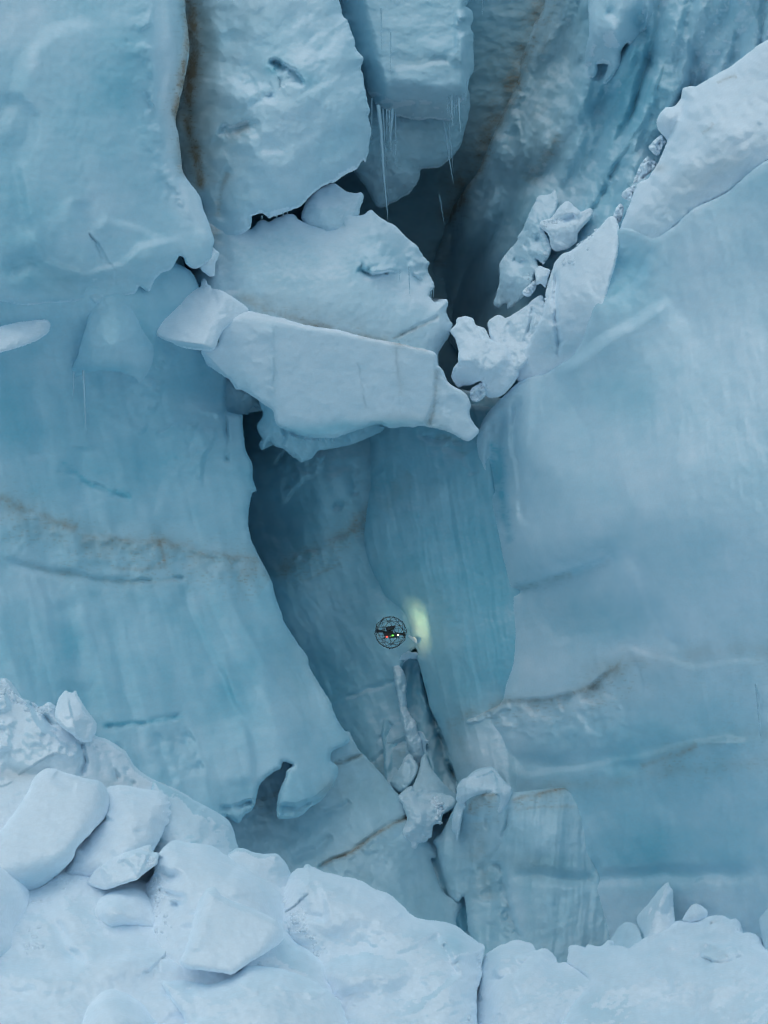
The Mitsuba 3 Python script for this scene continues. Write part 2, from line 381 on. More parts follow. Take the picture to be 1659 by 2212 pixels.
relief('ice_wall_002', '1340,494 1326,518 1313,541 1302,565 1293,590 1286,616 1282,640 1280,660 1274,682 1268,705 1258,735 1235,770 1205,790 1180,806 1150,812 1120,826 1085,858 1055,890 1040,915 1031,950 1032,975 1040,1005 1050,1060 1070,1120 1085,1195 1094,1250 1106,1292 1106,1400 1096,1465 1088,1508 1080,1520 1060,1532 1035,1544 1012,1553 1006,1560 1016,1564 1036,1562 1060,1568 1080,1584 1094,1620 1100,1660 1100,1720 1090,1800 1100,1900 1110,2000 1120,2140 1500,2160 2150,2160 2150,200 1900,260 1659,345 1569,416 1500,450 1454,490 1414,512 1380,498',  # ice patch in the hollow under the ridge paints in its shade
       '1330,520,9.5 1300,620,9.3 1262,730,9.6 1180,810,10.4 1100,850,10.9 1040,920,11.6 1035,980,11.75 1130,900,10.7 1090,1000,11.3 1060,1080,11.8 1120,1150,11.0 1095,1230,11.75 1160,1000,10.3 1160,1200,10.5 1300,800,9.5 1300,1000,9.15 1300,1150,9.15 1450,700,8.85 1450,900,8.35 1450,1100,8.0 1600,500,8.1 1650,700,7.8 1650,900,7.3 1650,1100,7.0 1414,520,8.86 1500,455,8.42 1659,350,7.72 1580,410,8.12 1106,1310,11.6 1106,1450,11.5 1200,1300,10.7 1300,1300,9.75 1450,1300,8.4 1650,1300,7.4 1010,1560,11.75 1200,1450,10.5 1200,1600,10.5 1350,1500,9.5 1500,1500,8.5 1650,1500,7.75 1100,1640,11.42 1100,1700,11.35 1300,1750,9.9 1500,1750,8.8 1650,1750,8.0 1110,2000,10.8 1300,2000,9.9 1500,2000,8.9 1650,2000,8.1 2150,200,6.6 2150,1000,5.9 2150,2100,6.2',
       '''step|1090,1275 1130,1270 1180,1255 1240,1235 1300,1210 1340,1190|-0.22 10 70
groove|1095,1276 1150,1262 1230,1236 1290,1205 1340,1178|20 0.11
groove|1340,1180 1380,1230 1400,1290 1440,1380 1490,1410|14 0.06
bump|1385,1330|60 55 20 -0.10
step|1190,805 1265,765 1300,735 1370,695 1450,640|0.20 16 90
bump|1345,585|70 46 -42 -0.28
ice|1345,590|70 50 -42 0.3
groove|1310,650 1350,625 1380,590 1414,535|10 0.05
bump|1412,570|16 40 20 0.10
groove|1085,880 1075,960 1080,1060 1095,1160|14 0.20
groove|1115,850 1110,950 1125,1060 1130,1140|10 0.18
groove|1100,900 1098,1000 1112,1100|9 0.08
groove|1050,960 1060,1060 1082,1180|9 0.07
groove|1060,905 1058,1000 1072,1080|9 0.10
bump|1140,920|10 60 4 0.06
bump|1100,940|8 60 4 0.07
bump|1130,1090|8 60 -3 0.05
step|1106,1290 1140,1305 1200,1390 1340,1360|0.05 14 60
step|1345,1430 1360,1400 1420,1420 1500,1440 1659,1420|0.06 9 60
step|1000,1551 1040,1545 1090,1512 1160,1510 1240,1498 1330,1440|-0.12 6 70
groove|1000,1570 1040,1572 1070,1585|6 0.10
step|1100,1680 1200,1665 1330,1640 1420,1625 1500,1600 1659,1595|0.09 9 80
bump|1560,1602|28 12 -6 0.10
bump|1470,1590|50 22 0 0.06
groove|1100,1645 1200,1655 1290,1640 1400,1660|22 0.10
groove|1110,1890 1200,1885 1300,1897 1420,1890 1659,1885|16 0.09
groove|1130,1870 1220,1862 1300,1880|16 0.08
bump|1330,1800|120 60 0 0.05
bump|1400,2010|60 60 0 0.06
bump|1500,1950|60 50 0 0.06
ice|1560,620|120 120 0 -0.10
ice|1360,870|80 80 20 0.2
ice|1400,650|80 40 -20 0.16
ice|1300,1000|100 60 30 -0.12
ice|1600,900|120 70 -30 -0.08
ice|1420,1230|90 70 0 0.08
ice|1370,1340|70 50 0 0.30
ice|1300,1180|90 26 -20 0.28
ice|1260,1350|90 60 -10 0.15
ice|1150,1420|60 40 0 -0.15
ice|1370,1410|70 22 10 -0.2
ice|1280,1600|150 60 0 0.2
ice|1450,1720|280 240 0 0.28
ice|1350,1860|240 60 0 0.25
ice|1620,1830|120 80 0 0.16
ice|1190,1950|60 90 0 0.1
ice|1260,1780|50 40 0 -0.2
ice|1080,1000|26 160 4 0.18
iceline|1075,960 1085,1100 1100,1180|9 0.35 0 8
iceline|1062,950 1068,1050|8 0.3 0 8
iceline|1100,1275 1180,1255 1260,1228 1330,1188|10 0.25 0 8
dirtline|1090,1278 1130,1270 1190,1254 1240,1238|6 0.35 0 6
dirtline|1000,1548 1040,1540 1062,1528 1090,1514 1140,1516 1200,1508 1260,1490 1330,1445 1345,1425|6 0.6 36 8
dirtline|1240,1495 1320,1450 1360,1425 1440,1430 1540,1405 1700,1410|24 0.22 70 14
dirtline|1380,1655 1430,1640 1470,1630 1510,1605|6 0.4 0 8
dirtline|1100,1700 1160,1708 1230,1698 1330,1690 1400,1670 1520,1660 1700,1640|14 0.22 0 12
dirtline|1400,1640 1500,1612 1600,1590 1700,1585|20 0.18 40 12
dirt|1300,1440|60 24 0 0.1''',
       edge=(12, 0.08), thick=9, s=3.2, jit=(1.3, 18), rough=((0.13, 300, 240, 30, 3), (0.06, 110, 140, 20, 3), (0.014, 20, 110, 6, 3), (0.006, 14, 16, 0, 3)), fine=0.45, extra=(0.007, 40, 40, 0, 3), snow=0.16, strata=0.045, streak=0.0, lean=6, ice=0.38, ice_var=0.36, ice_cell=210, dirt=0.0, seed=4,
       label='huge bulging pale blue ice wall filling the right side of the crevasse', kind='structure')

relief('snow_ridge', '1659,85 1634,100 1609,120 1580,142 1550,160 1514,180 1500,187 1493,186 1476,190 1473,200 1471,212 1460,227 1446,231 1438,232 1426,245 1418,262 1421,278 1436,297 1441,304 1436,318 1428,338 1422,352 1408,372 1396,388 1379,396 1368,420 1360,442 1348,472 1340,496 1360,512 1414,528 1434,512 1454,494 1500,456 1535,436 1570,418 1615,382 1659,348 1720,310 2150,260 2150,-120 1800,0',  # blue at the lower tip is painted shade for the hollow below
       '1659,85,8.3 1659,230,7.85 1659,340,7.75 1580,142,8.75 1560,300,8.1 1550,400,8.3 1500,187,9.1 1480,350,8.5 1440,235,9.5 1425,265,9.5 1440,304,9.35 1430,400,8.85 1440,480,8.75 1395,390,9.4 1360,442,9.6 1342,495,9.6 1380,470,9.15 1400,540,9.1 2150,-100,6.9 2150,250,6.5',
       '''groove|1437,298 1450,290 1470,255 1475,215|10 0.12 1
bump|1440,255|22 24 0 0.15
groove|1659,320 1600,372 1540,410 1480,445 1440,480|16 0.06
bump|1540,290|60 60 -35 0.06
dirt|1420,362|16 10 0 0.3
dirt|1500,380|90 26 -35 0.10
dirt|1560,370|90 20 -38 0.14
dirtline|1515,290 1535,275 1540,265|3 0.5 0 6
dirtline|1550,178 1575,165 1592,162|3 0.4 0 6
ice|1370,540|50 50 0 0.3
ice|1440,470|60 30 -30 0.12''',
       edge=(14, 0.16), thick=4, s=3.0, jit=(1.5, 14), rough=((0.05, 60, 190, -50, 4), (0.03, 70, 60, 0, -2), (0.014, 18, 22, 0, 4)), ice=0.06, ice_var=0.10, dirt=0.03, seed=5,
       label='bright snowy ridge slanting down from the upper right corner', kind='structure')

relief('ice_wall_003', '1185,-400 1178,0 1150,60 1135,100 1120,140 1112,190 1088,240 1062,300 1032,370 1002,412 972,460 952,520 937,570 938,640 960,720 1000,760 1200,740 1330,620 1440,500 1560,300 1700,250 1900,-400',  # dirt low on the seam is also painted darkness for the deep recess
       '1185,-400,13.6 1180,0,14.2 1120,160,14.6 1060,300,15.1 1000,420,16.2 950,540,17.6 960,700,18 1300,-400,12.2 1280,0,12.2 1200,200,13.3 1150,350,13.7 1080,500,14.9 1040,650,16.2 1500,-300,10.4 1480,0,10.6 1420,200,11.1 1350,350,11.3 1250,450,11.65 1180,560,12.1 1150,680,12.5 1650,-200,9.2 1650,100,9.4 1500,350,10.8',
       '''step|1112,190 1130,205 1118,260 1125,300 1140,310|0.12 5 40
bump|1125,250|14 40 6 0.20
step|1240,230 1220,290 1190,330 1170,340|0.08 8 50
groove|1240,250 1215,300 1185,345 1160,400|8 0.06
groove|1420,100 1390,200 1340,300 1300,380|14 0.10
groove|1440,190 1380,280 1300,420 1250,490|6 0.07
bump|1350,280|24 80 12 0.16
bump|1385,240|20 70 16 0.12
bump|1460,110|16 90 8 0.16
bump|1500,60|14 70 12 0.14
bump|1320,330|16 60 8 0.10
bump|1270,310|22 60 14 0.12
bump|1220,390|26 60 20 0.12
bump|1150,480|34 80 24 0.18
bump|1100,560|24 60 20 0.14
bump|1200,360|14 40 16 0.10
bump|1060,470|20 60 24 0.10
groove|1420,120 1330,150 1300,220 1270,260|12 0.08
ice|1380,120|60 110 20 0.22
ice|1330,220|90 60 20 0.2
ice|1150,500|80 120 20 0.05
dirt|1200,100|60 120 24 0.16
dirt|1150,300|60 140 24 0.16
dirtline|1182,-40 1150,62 1124,150 1112,195 1086,246 1060,306 1028,378 998,420 960,490|9 0.85 0 8
dirtline|1215,-20 1190,60 1170,120|14 0.25 0 12
dirtline|1210,285 1185,330 1160,360 1140,400|11 0.5 0 9
dirtline|1000,420 960,500 940,580|18 0.5 0 9''',
       edge=(8, 0.12), thick=6, s=3.2, jit=(2.2, 18), rough=((0.14, 90, 220, -22, 3), (0.17, 75, 260, -20, -2), (0.02, 40, 130, -16, -2), (0.006, 30, 60, -18, 3), (0.012, 14, 20, 0, 3)), fine=2.0, ice=0.62, ice_var=0.25, dirt=0.05, seed=6,
       label='lumpy slanting ice wall of the chimney with a dark brown seam along its left edge', kind='structure')

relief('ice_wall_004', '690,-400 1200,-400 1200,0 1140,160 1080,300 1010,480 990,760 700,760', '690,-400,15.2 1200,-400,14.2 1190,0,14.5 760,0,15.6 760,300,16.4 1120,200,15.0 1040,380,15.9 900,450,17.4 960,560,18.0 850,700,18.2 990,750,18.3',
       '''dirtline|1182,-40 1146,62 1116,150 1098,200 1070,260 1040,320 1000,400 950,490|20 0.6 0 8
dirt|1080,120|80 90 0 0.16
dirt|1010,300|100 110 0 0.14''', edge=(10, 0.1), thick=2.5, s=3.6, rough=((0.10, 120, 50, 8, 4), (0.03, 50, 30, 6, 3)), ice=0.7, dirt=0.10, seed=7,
       label='shaded grey blue back wall of the chimney left of the brown seam', kind='structure')

relief('ice_wall_005', '440,860 1080,860 1080,1100 960,1300 935,1375 905,1395 882,1412 868,1440 862,1470 872,1500 880,1560 893,1620 905,1660 895,1720 850,1790 640,1790 500,1500 440,1200',
       '440,900,15.6 440,1300,15.4 540,900,14.6 560,1000,14.1 548,1130,14.4 590,1250,13.6 600,1000,13.7 640,1000,13.35 605,1150,13.9 650,1150,13.35 640,1350,13.4 720,950,13.3 760,1100,13.15 720,1300,13.3 700,1450,13.4 850,950,13.3 850,1100,13.05 800,1250,13.1 800,1400,12.9 860,1500,12.9 780,1550,13.0 820,1680,12.7 1000,950,12.7 1000,1100,12.5',
       '''step|700,975 690,1010 640,1060 600,1100|0.08 8 60
groove|640,930 610,985 590,1010|5 0.07
groove|770,1000 765,1060 720,1100|6 0.08
bump|735,1050|30 60 -8 0.12
bump|690,1060|26 60 -14 0.10
groove|850,1560 820,1600 780,1640|8 0.07
groove|880,1600 830,1620 800,1650|6 0.06
groove|700,1520 760,1500 860,1470|6 0.04
step|600,1215 680,1185 760,1140 800,1110|0.05 8 60
bump|820,1350|40 80 -14 0.10
ice|760,1350|90 150 0 -0.05
ice|850,1600|40 60 0 -0.2
dirtline|590,1250 640,1210 700,1180 760,1140 800,1100 850,1060 880,1030|15 0.55 20 12
dirtline|760,1150 790,1120|10 0.6 0 12
dirtline|700,1185 720,1175|8 0.4 0 12
dirtline|880,1050 900,990 880,960|26 0.3 0 12
dirtline|650,1260 690,1240 740,1215|4 0.25 0 8
dirtline|800,1670 840,1640 880,1625|12 0.3 0 9''',
       edge=(6, 0.06), thick=3.0, s=3.0, jit=(1.2, 14), rough=((0.10, 160, 220, 20, 3), (0.04, 50, 140, 24, 3), (0.007, 14, 70, 20, 3)), strata=0.06, streak=0.05, lean=14, ice=0.78, ice_var=0.2, dirt=0.04, seed=8,
       label='shaded blue ice wall behind the drone with a slanting brown stain', kind='structure')

relief('ice_wall_006', '800,880 1060,880 1060,960 1075,1080 1110,1200 1130,1300 1130,1400 1130,1500 1130,1720 1000,1722 988,1690 974,1640 960,1595 946,1562 930,1532 922,1500 914,1470 907,1440 900,1420 903,1410 896,1395 888,1375 884,1355 878,1335 868,1318 858,1306 840,1294 828,1280 820,1262 808,1240 797,1215 789,1185 787,1150 793,1100 800,1050 800,960',
       '800,890,13.2 900,920,12.75 1010,940,12.2 800,1050,13.0 790,1150,12.85 900,1100,12.4 960,1050,12.2 1035,980,11.87 1060,1080,11.88 1095,1230,11.80 1106,1310,11.66 1106,1450,11.56 1130,1300,11.6 810,1240,12.8 900,1250,12.3 1000,1250,11.95 880,1340,12.65 960,1400,12.05 905,1440,12.6 925,1510,12.5 1000,1530,11.85 1100,1530,11.7 960,1600,12.3 1020,1640,11.7 1100,1640,11.42 990,1690,12.0 1100,1710,11.3',
       '''groove|960,960 1005,985 1025,1030|9 0.06
groove|900,935 960,950 1000,960|7 0.06
bump|890,1100|12 12 0 0.03
dirtline|940,940 990,955 1010,985|8 0.35 0 8
dirtline|830,1110 860,1060 890,1020|16 0.22 0 12
dirtline|958,1562 1000,1545 1050,1535 1095,1516|14 0.35 0 8
dirt|990,1620|40 70 -14 0.22
ice|1050,1630|80 90 0 -0.5
ice|1060,1300|40 160 -6 0.1
ice|905,1380|20 60 -12 -0.2''',
       edge=(9, 0.10), thick=4, s=2.8, jit=(1.0, 14), rough=((0.06, 150, 300, -10, 3), (0.022, 26, 260, 9, 3), (0.008, 9, 220, 10, 3)), strata=0.05, streak=0.05, lean=9, ice=0.85, ice_var=0.18, dirt=0.04, seed=9,
       label='blue fluted ice lobe right of the drone that is lit by its lamp', kind='structure')

relief('ice_wall_007', '460,1690 560,1650 620,1630 700,1600 752,1580 762,1597 774,1618 789,1634 808,1655 831,1680 852,1707 868,1722 885,1735 905,1765 918,1812 932,1826 945,1842 944,1852 931,1855 935,1870 941,1885 946,1900 952,1915 965,1934 985,1940 1000,1950 985,1985 990,2040 900,2140 600,2100 440,1900',
       '460,1700,10.6 620,1650,10.9 760,1600,11.2 830,1680,11.4 885,1740,11.35 600,1780,10.55 750,1750,10.8 850,1780,10.9 920,1820,11.2 620,1900,10.1 750,1850,10.35 850,1900,10.4 945,1910,11.0 980,1960,10.9 900,2050,9.9 700,2050,9.7',
       '''groove|690,1872 720,1855 760,1840 800,1810 850,1780 880,1765|4 0.07 1
step|690,1872 720,1855 760,1840 800,1810 850,1780 880,1765|0.07 6 90
groove|720,1650 740,1645 785,1632|4 0.06
groove|625,1860 680,1835 720,1800|10 0.08
groove|690,1760 730,1750 760,1730|9 0.07
bump|690,1800|50 30 -30 0.06
bump|770,1760|30 40 -20 0.06
dirtline|690,1872 720,1855 760,1840 800,1810 850,1780 880,1765 895,1770|3.5 0.9 0 4
dirtline|720,1652 740,1648 762,1638 785,1630|3 0.6 0 4
dirtline|550,1735 575,1725 610,1705|6 0.5 20 6
dirt|600,1770|80 40 -20 0.12
dirt|760,1700|70 50 -20 0.10''',
       edge=(8, 0.09), thick=3, s=2.8, jit=(1.3, 12), rough=((0.07, 110, 110, 40, 3), (0.03, 30, 90, 20, 4), (0.010, 12, 18, 0, 3)), snow=0.0, fine=0.5, ice=0.56, ice_var=0.2, dirt=0.11, seed=10,
       label='greyish ice shelf crossed by thin brown cracks under the curved left wall', kind='structure')

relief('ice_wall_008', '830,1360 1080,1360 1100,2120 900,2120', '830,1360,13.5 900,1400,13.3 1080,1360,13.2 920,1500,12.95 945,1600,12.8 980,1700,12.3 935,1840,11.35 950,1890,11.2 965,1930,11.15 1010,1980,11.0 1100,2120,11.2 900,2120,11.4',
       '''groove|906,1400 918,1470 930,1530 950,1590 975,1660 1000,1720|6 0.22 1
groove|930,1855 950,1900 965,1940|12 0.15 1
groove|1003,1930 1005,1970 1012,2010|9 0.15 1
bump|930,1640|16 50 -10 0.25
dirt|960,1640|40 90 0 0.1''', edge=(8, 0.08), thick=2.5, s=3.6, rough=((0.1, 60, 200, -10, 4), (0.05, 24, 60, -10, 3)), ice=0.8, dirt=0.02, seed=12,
       label='dim ice at the back of the narrow crack below the drone', kind='structure')

relief('ice_wall_009', '985,1738 1010,1712 1060,1710 1110,1712 1160,1706 1205,1702 1237,1706 1265,1722 1284,1750 1287,1780 1290,1810 1300,1860 1330,1960 1340,2120 1040,2120 1030,2050 1012,2010 1009,1980 1006,1955 1001,1937 990,1948 975,1940 968,1930 960,1905 953,1880 948,1855 943,1832 936,1818 944,1808 956,1795 968,1772',
       '970,1780,11.15 950,1840,11.1 965,1920,11.0 1000,1720,10.62 1040,1735,10.42 1080,1715,10.28 1200,1704,10.3 1284,1755,10.35 1020,1830,10.8 1100,1800,10.2 1200,1800,10.0 1290,1820,10.2 1050,1950,10.5 1150,1950,9.9 1300,1950,9.9 1050,2100,10.2 1200,2100,9.6 1330,2100,9.7',
       '''step|1068,1835 1085,1870 1098,1920 1105,1980 1130,2030|-0.14 6 60
groove|1098,1740 1090,1790 1070,1850|5 0.05
groove|1100,1890 1180,1893 1290,1900|14 0.10
bump|1190,1800|60 50 0 0.06
groove|1040,1720 1045,1760 1050,1800|5 0.05
dirtline|1100,1730 1160,1716 1200,1705 1240,1700 1265,1712|4 0.7 14 5
dirtline|1010,1760 1020,1730 1045,1718 1075,1716|5 0.7 60 5
dirtline|1110,1752 1160,1745 1220,1742 1270,1748|3 0.4 0 6
dirtline|1030,1770 1035,1850 1055,1950|20 0.25 0 8
ice|1200,1870|100 40 0 0.2
ice|1110,1950|26 60 -10 -0.22
dirt|1160,1865|70 26 0 0.18''',
       edge=(12, 0.12), thick=3, s=2.8, jit=(1.2, 12), rough=((0.05, 120, 200, 0, 3), (0.022, 18, 220, -4, 3), (0.006, 7, 120, -4, 3)), snow=0.08, strata=0.06, streak=0.06, ice=0.6, ice_var=0.18, dirt=0.07, seed=13,
       label='fluted ice pillar at the foot of the right wall with brown threads along its top', kind='structure')

# ---------------------------------------------------------------- the great blocks jammed in the crevasse
relief('ice_block', '350,-400 700,-400 718,-60 732,0 737,18 742,36 750,43 757,62 765,83 770,106 778,117 785,126 782,138 780,148 784,160 785,173 788,188 791,201 793,215 796,227 799,242 795,253 800,270 802,283 799,302 796,322 793,338 789,352 784,347 773,361 760,370 745,379 727,392 702,400 677,417 661,432 649,446 632,453 619,457 606,463 592,468 581,472 568,462 558,463 545,468 541,490 524,505 495,520 470,535 420,530 380,420 350,250',
       '350,-400,11.6 700,-400,12.2 380,-100,11.4 400,100,11.5 400,300,11.5 440,450,11.5 500,0,10.9 500,200,10.75 500,350,10.8 500,450,10.95 620,0,10.8 620,200,10.55 620,330,10.55 600,430,10.75 700,0,11.2 740,150,11.0 760,250,10.95 740,330,10.95 690,390,10.95 790,300,11.3 785,120,11.4',
       '''step|572,150 580,135 600,140 640,155 655,175 650,195|-0.14 6 40
step|575,150 572,175 585,205 590,230|-0.12 6 40
groove|575,146 590,140 605,146|7 0.05
bump|530,215|44 34 0 0.18
bump|500,190|26 34 20 0.10
groove|490,292 510,282 530,270 545,272|9 0.07
step|478,262 500,274 530,266 560,258|-0.10 6 36
bump|540,300|24 26 30 0.12
bump|560,340|26 40 -40 0.12
bump|610,240|40 44 0 0.10
bump|640,200|36 36 0 0.10
bump|690,150|50 70 0 0.08
bump|740,230|40 70 -10 0.08
bump|610,360|36 30 0 0.10
groove|484,480 470,430 480,400 500,360|9 0.10
groove|566,466 590,466 620,455|10 0.10 1
bump|460,60|30 140 0 0.10
ice|590,150|20 16 0 0.45
ice|660,170|26 16 20 0.3
ice|640,60|50 60 0 -0.1
ice|720,300|60 80 -20 0.08
dirtline|410,-40 417,60 420,120 410,180 404,240 410,290 422,330 430,380 434,420|9 1.3 0 6
dirtline|415,-40 424,60 422,140 412,220|20 0.22 0 9
dirtline|468,470 470,430 485,395 495,370|6 0.5 0 6
dirtline|492,300 515,285 540,272|6 0.5 0 6
dirt|440,300|36 140 0 0.10
dirt|545,20|30 50 0 0.10''',
       edge=(24, 0.30), thick=6, s=2.8, jit=(2.4, 13), rough=((0.10, 120, 120, 0, 4), (0.10, 110, 90, 20, -2), (0.04, 46, 46, 0, 4), (0.012, 14, 16, 0, 3)), fine=0.5, ice=0.46, ice_var=0.2, dirt=0.03, seed=20,
       label='great lumpy pale ice block hanging at upper centre left of the chimney', category='ice block')

relief('ice_block_001', '400,500 440,470 490,478 530,478 541,494 548,490 556,480 566,474 580,479 595,472 620,463 633,463 645,474 660,481 700,492 716,488 738,470 746,459 770,465 786,464 795,456 803,453 814,465 839,480 856,489 874,508 886,520 901,531 914,553 921,560 928,570 924,580 928,595 937,608 938,620 930,630 927,640 939,653 954,650 964,645 969,655 964,670 971,690 977,701 973,718 960,742 948,762 944,800 900,820 700,800 520,760 430,660 400,580',
       '400,560,11.55 450,480,11.4 560,480,11.35 700,490,11.4 800,460,11.6 880,530,11.75 925,600,11.85 470,640,11.0 560,580,10.95 700,580,10.95 800,560,11.1 860,580,11.4 600,660,10.85 750,680,10.85 880,660,11.1 960,650,11.4 970,700,11.35 940,740,11.2 800,740,11.0 600,720,11.0 450,680,11.15 700,800,11.2',
       '''step|925,618 906,597 882,582 846,584 804,592 766,585|0.13 4 60
groove|766,588 804,596 846,588|4 0.07
groove|775,580 790,590 800,590|10 0.08
groove|846,729 880,715 915,702 950,680|4 0.05
bump|820,500|60 30 20 0.06
bump|900,610|14 40 -30 -0.10
bump|960,655|12 14 20 0.08
groove|465,500 480,560 500,640|26 0.10
groove|700,490 720,500 745,480|9 0.06
dirtline|540,668 600,676 680,700 760,722 850,736|7 0.55 0 6
dirtline|560,640 640,668 720,690 800,715|26 0.16 0 9
dirtline|846,732 880,717 915,703 950,682|2.5 0.5 0 3
dirt|462,498|18 30 0 0.4
dirt|540,650|30 14 20 0.4
ice|785,588|24 10 0 0.45
ice|830,560|60 30 10 0.25
ice|640,560|120 50 0 0.12
ice|850,640|60 60 0 -0.1
ice|545,488|10 12 0 0.5''',
       edge=(22, 0.26), thick=4, s=2.8, jit=(2.2, 12), rough=((0.05, 150, 150, 0, 3), (0.02, 40, 60, 0, 4), (0.008, 12, 14, 0, 3)), fine=0.6, ice=0.42, ice_var=0.16, dirt=0.035, seed=21,
       label='broad domed ice block wedged in the middle above the bright slab', category='ice block')

relief('ice_chunk', '652,474 657,446 664,432 682,414 702,399 715,396 728,398 740,408 750,414 769,417 780,416 785,424 783,436 778,450 776,462 750,500 712,510 680,500',
       '652,474,11.6 690,420,11.7 720,400,11.9 780,420,11.9 700,450,11.45 750,450,11.6 712,500,11.5', '''bump|690,450|20 24 0 0.06
groove|664,440 690,425 730,405|7 0.04''', edge=(14, 0.18), thick=0.8, s=2.6, jit=(1.6, 12), rough=((0.05, 50, 50, 0, 4), (0.01, 12, 14, 0, 3)), ice=0.36, ice_var=0.1, seed=22,
       label='small angular ice chunk resting on top of the domed block', category='ice chunk')

relief('ice_slab', '480,705 500,690 520,678 537,672 563,677 590,683 615,688 640,696 665,703 700,708 740,714 765,722 805,731 855,740 905,752 935,759 943,768 946,787 957,800 963,815 967,824 982,836 1000,846 1012,860 1017,875 1014,890 1018,905 1028,920 1035,932 1020,950 1004,952 985,940 960,930 925,922 905,920 892,923 870,922 845,925 835,922 821,917 800,919 769,930 741,939 724,946 700,946 674,945 649,941 626,932 612,926 599,919 592,900 588,886 570,874 553,861 535,850 520,842 510,841 503,830 495,820 475,807 450,790 441,775 435,758 467,748',  # ice patches along the bottom paint the underside darker and bluer, as shade
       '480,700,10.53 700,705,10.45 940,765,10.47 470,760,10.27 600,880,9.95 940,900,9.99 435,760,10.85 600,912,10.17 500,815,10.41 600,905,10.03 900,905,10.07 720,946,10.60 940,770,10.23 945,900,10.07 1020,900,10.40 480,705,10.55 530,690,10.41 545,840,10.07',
       '''groove|590,690 592,760 588,830|2.5 0.02 1
groove|775,770 778,840 790,890|1.5 0.012
groove|862,740 864,850 872,905|2 0.012
groove|941,790 938,860 930,925|4 0.025 1
step|592,690 594,760 590,880|0.025 4 120
step|920,926 932,890 940,840 942,790|-0.05 5 60
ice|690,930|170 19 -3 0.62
ice|870,914|80 9 0 0.35
ice|520,830|60 26 38 0.22
ice|590,800|10 120 0 0.1
dirtline|942,795 940,850 934,900 926,922|4 0.5 0 4
dirtline|855,735 862,790 868,860|8 0.13 0 4
dirtline|770,724 850,738 930,757|5 0.35 0 4
dirt|870,905|80 14 0 0.16
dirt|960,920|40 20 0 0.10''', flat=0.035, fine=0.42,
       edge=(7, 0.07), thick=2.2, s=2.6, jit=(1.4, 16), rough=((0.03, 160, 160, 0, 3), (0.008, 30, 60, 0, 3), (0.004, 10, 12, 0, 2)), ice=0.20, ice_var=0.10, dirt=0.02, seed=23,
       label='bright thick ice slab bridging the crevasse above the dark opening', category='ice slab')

relief('ice_chunk_001', '328,707 333,695 341,684 348,675 358,665 365,651 378,641 390,632 403,623 415,617 425,620 431,622 434,616 434,609 437,603 442,602 446,607 449,616 454,616 458,623 473,625 485,630 497,638 508,645 519,652 528,658 534,664 537,670 533,678 526,686 503,698 486,708 477,722 472,733 466,750 460,757 450,759 440,758 415,755 400,752 385,748 373,741 360,736 348,730 338,725 332,719',
       '340,690,10.5 480,640,10.5 470,720,10.05   335,700,10.5 440,740,10.02 460,640,10.45   360,728,10.1 462,750,10.0 420,760,10.55   540,660,10.75 470,740,10.2 450,620,10.3',
       '''groove|455,620 465,650 480,690|10 0.05
bump|410,650|30 16 -30 0.03
ice|410,748|60 10 12 0.35''', flat=0.04, fine=0.7, edge=(9, 0.10), thick=0.9, s=2.4, jit=(1.2, 12), rough=((0.04, 60, 60, 0, 4), (0.006, 12, 14, 0, 3)), ice=0.10, ice_var=0.08, seed=24,  # blue along the lower facet imitates its glow and shade by colour
       label='pale wedge shaped ice chunk perched at the left end of the bright slab', category='ice chunk')

relief('ice_fringe', '560,860 600,872 780,900 830,925 780,952 740,965 704,971 690,973 684,977 678,984 671,992 660,996 651,999 645,996 641,992 634,988 629,984 620,976 611,969 600,966 591,962 584,952 576,958 570,968 566,972 562,966 560,959 566,947 562,940 558,933 555,919 562,908 567,900 567,890',
       '560,870,11.7 600,880,11.5 600,940,11.65 640,980,11.8 700,950,11.9 780,930,12.3 566,960,11.8', 'groove|610,900 615,940 606,960|6 0.06\nstep|625,930 640,945 690,955|0.05 5 30', edge=(8, 0.08), thick=0.4, s=2.4, jit=(1.2, 9),
       rough=((0.05, 40, 60, 0, 4), (0.01, 14, 18, 0, 3)), ice=0.72, ice_var=0.15, seed=25, label='ragged ice fringe hanging below the bright slab', category='ice fringe')

relief('ice_flake', '478,800 488,812 498,822 512,838 540,850 558,868 572,888 555,879 545,878 538,887 536,896 523,896 524,920 520,960 490,1000 470,920',
       '478,800,12.0 540,850,12.1 500,880,12.0 500,980,11.9 565,885,12.3', '', edge=(5, 0.05), thick=0.5, s=2.6, jit=(1.0, 9), rough=((0.05, 40, 50, 0, 4), (0.01, 14, 18, 0, 3)), ice=0.62, dirt=0.05, seed=26,
       label='thin shaded ice flake tucked under the left end of the slab', category='ice flake')

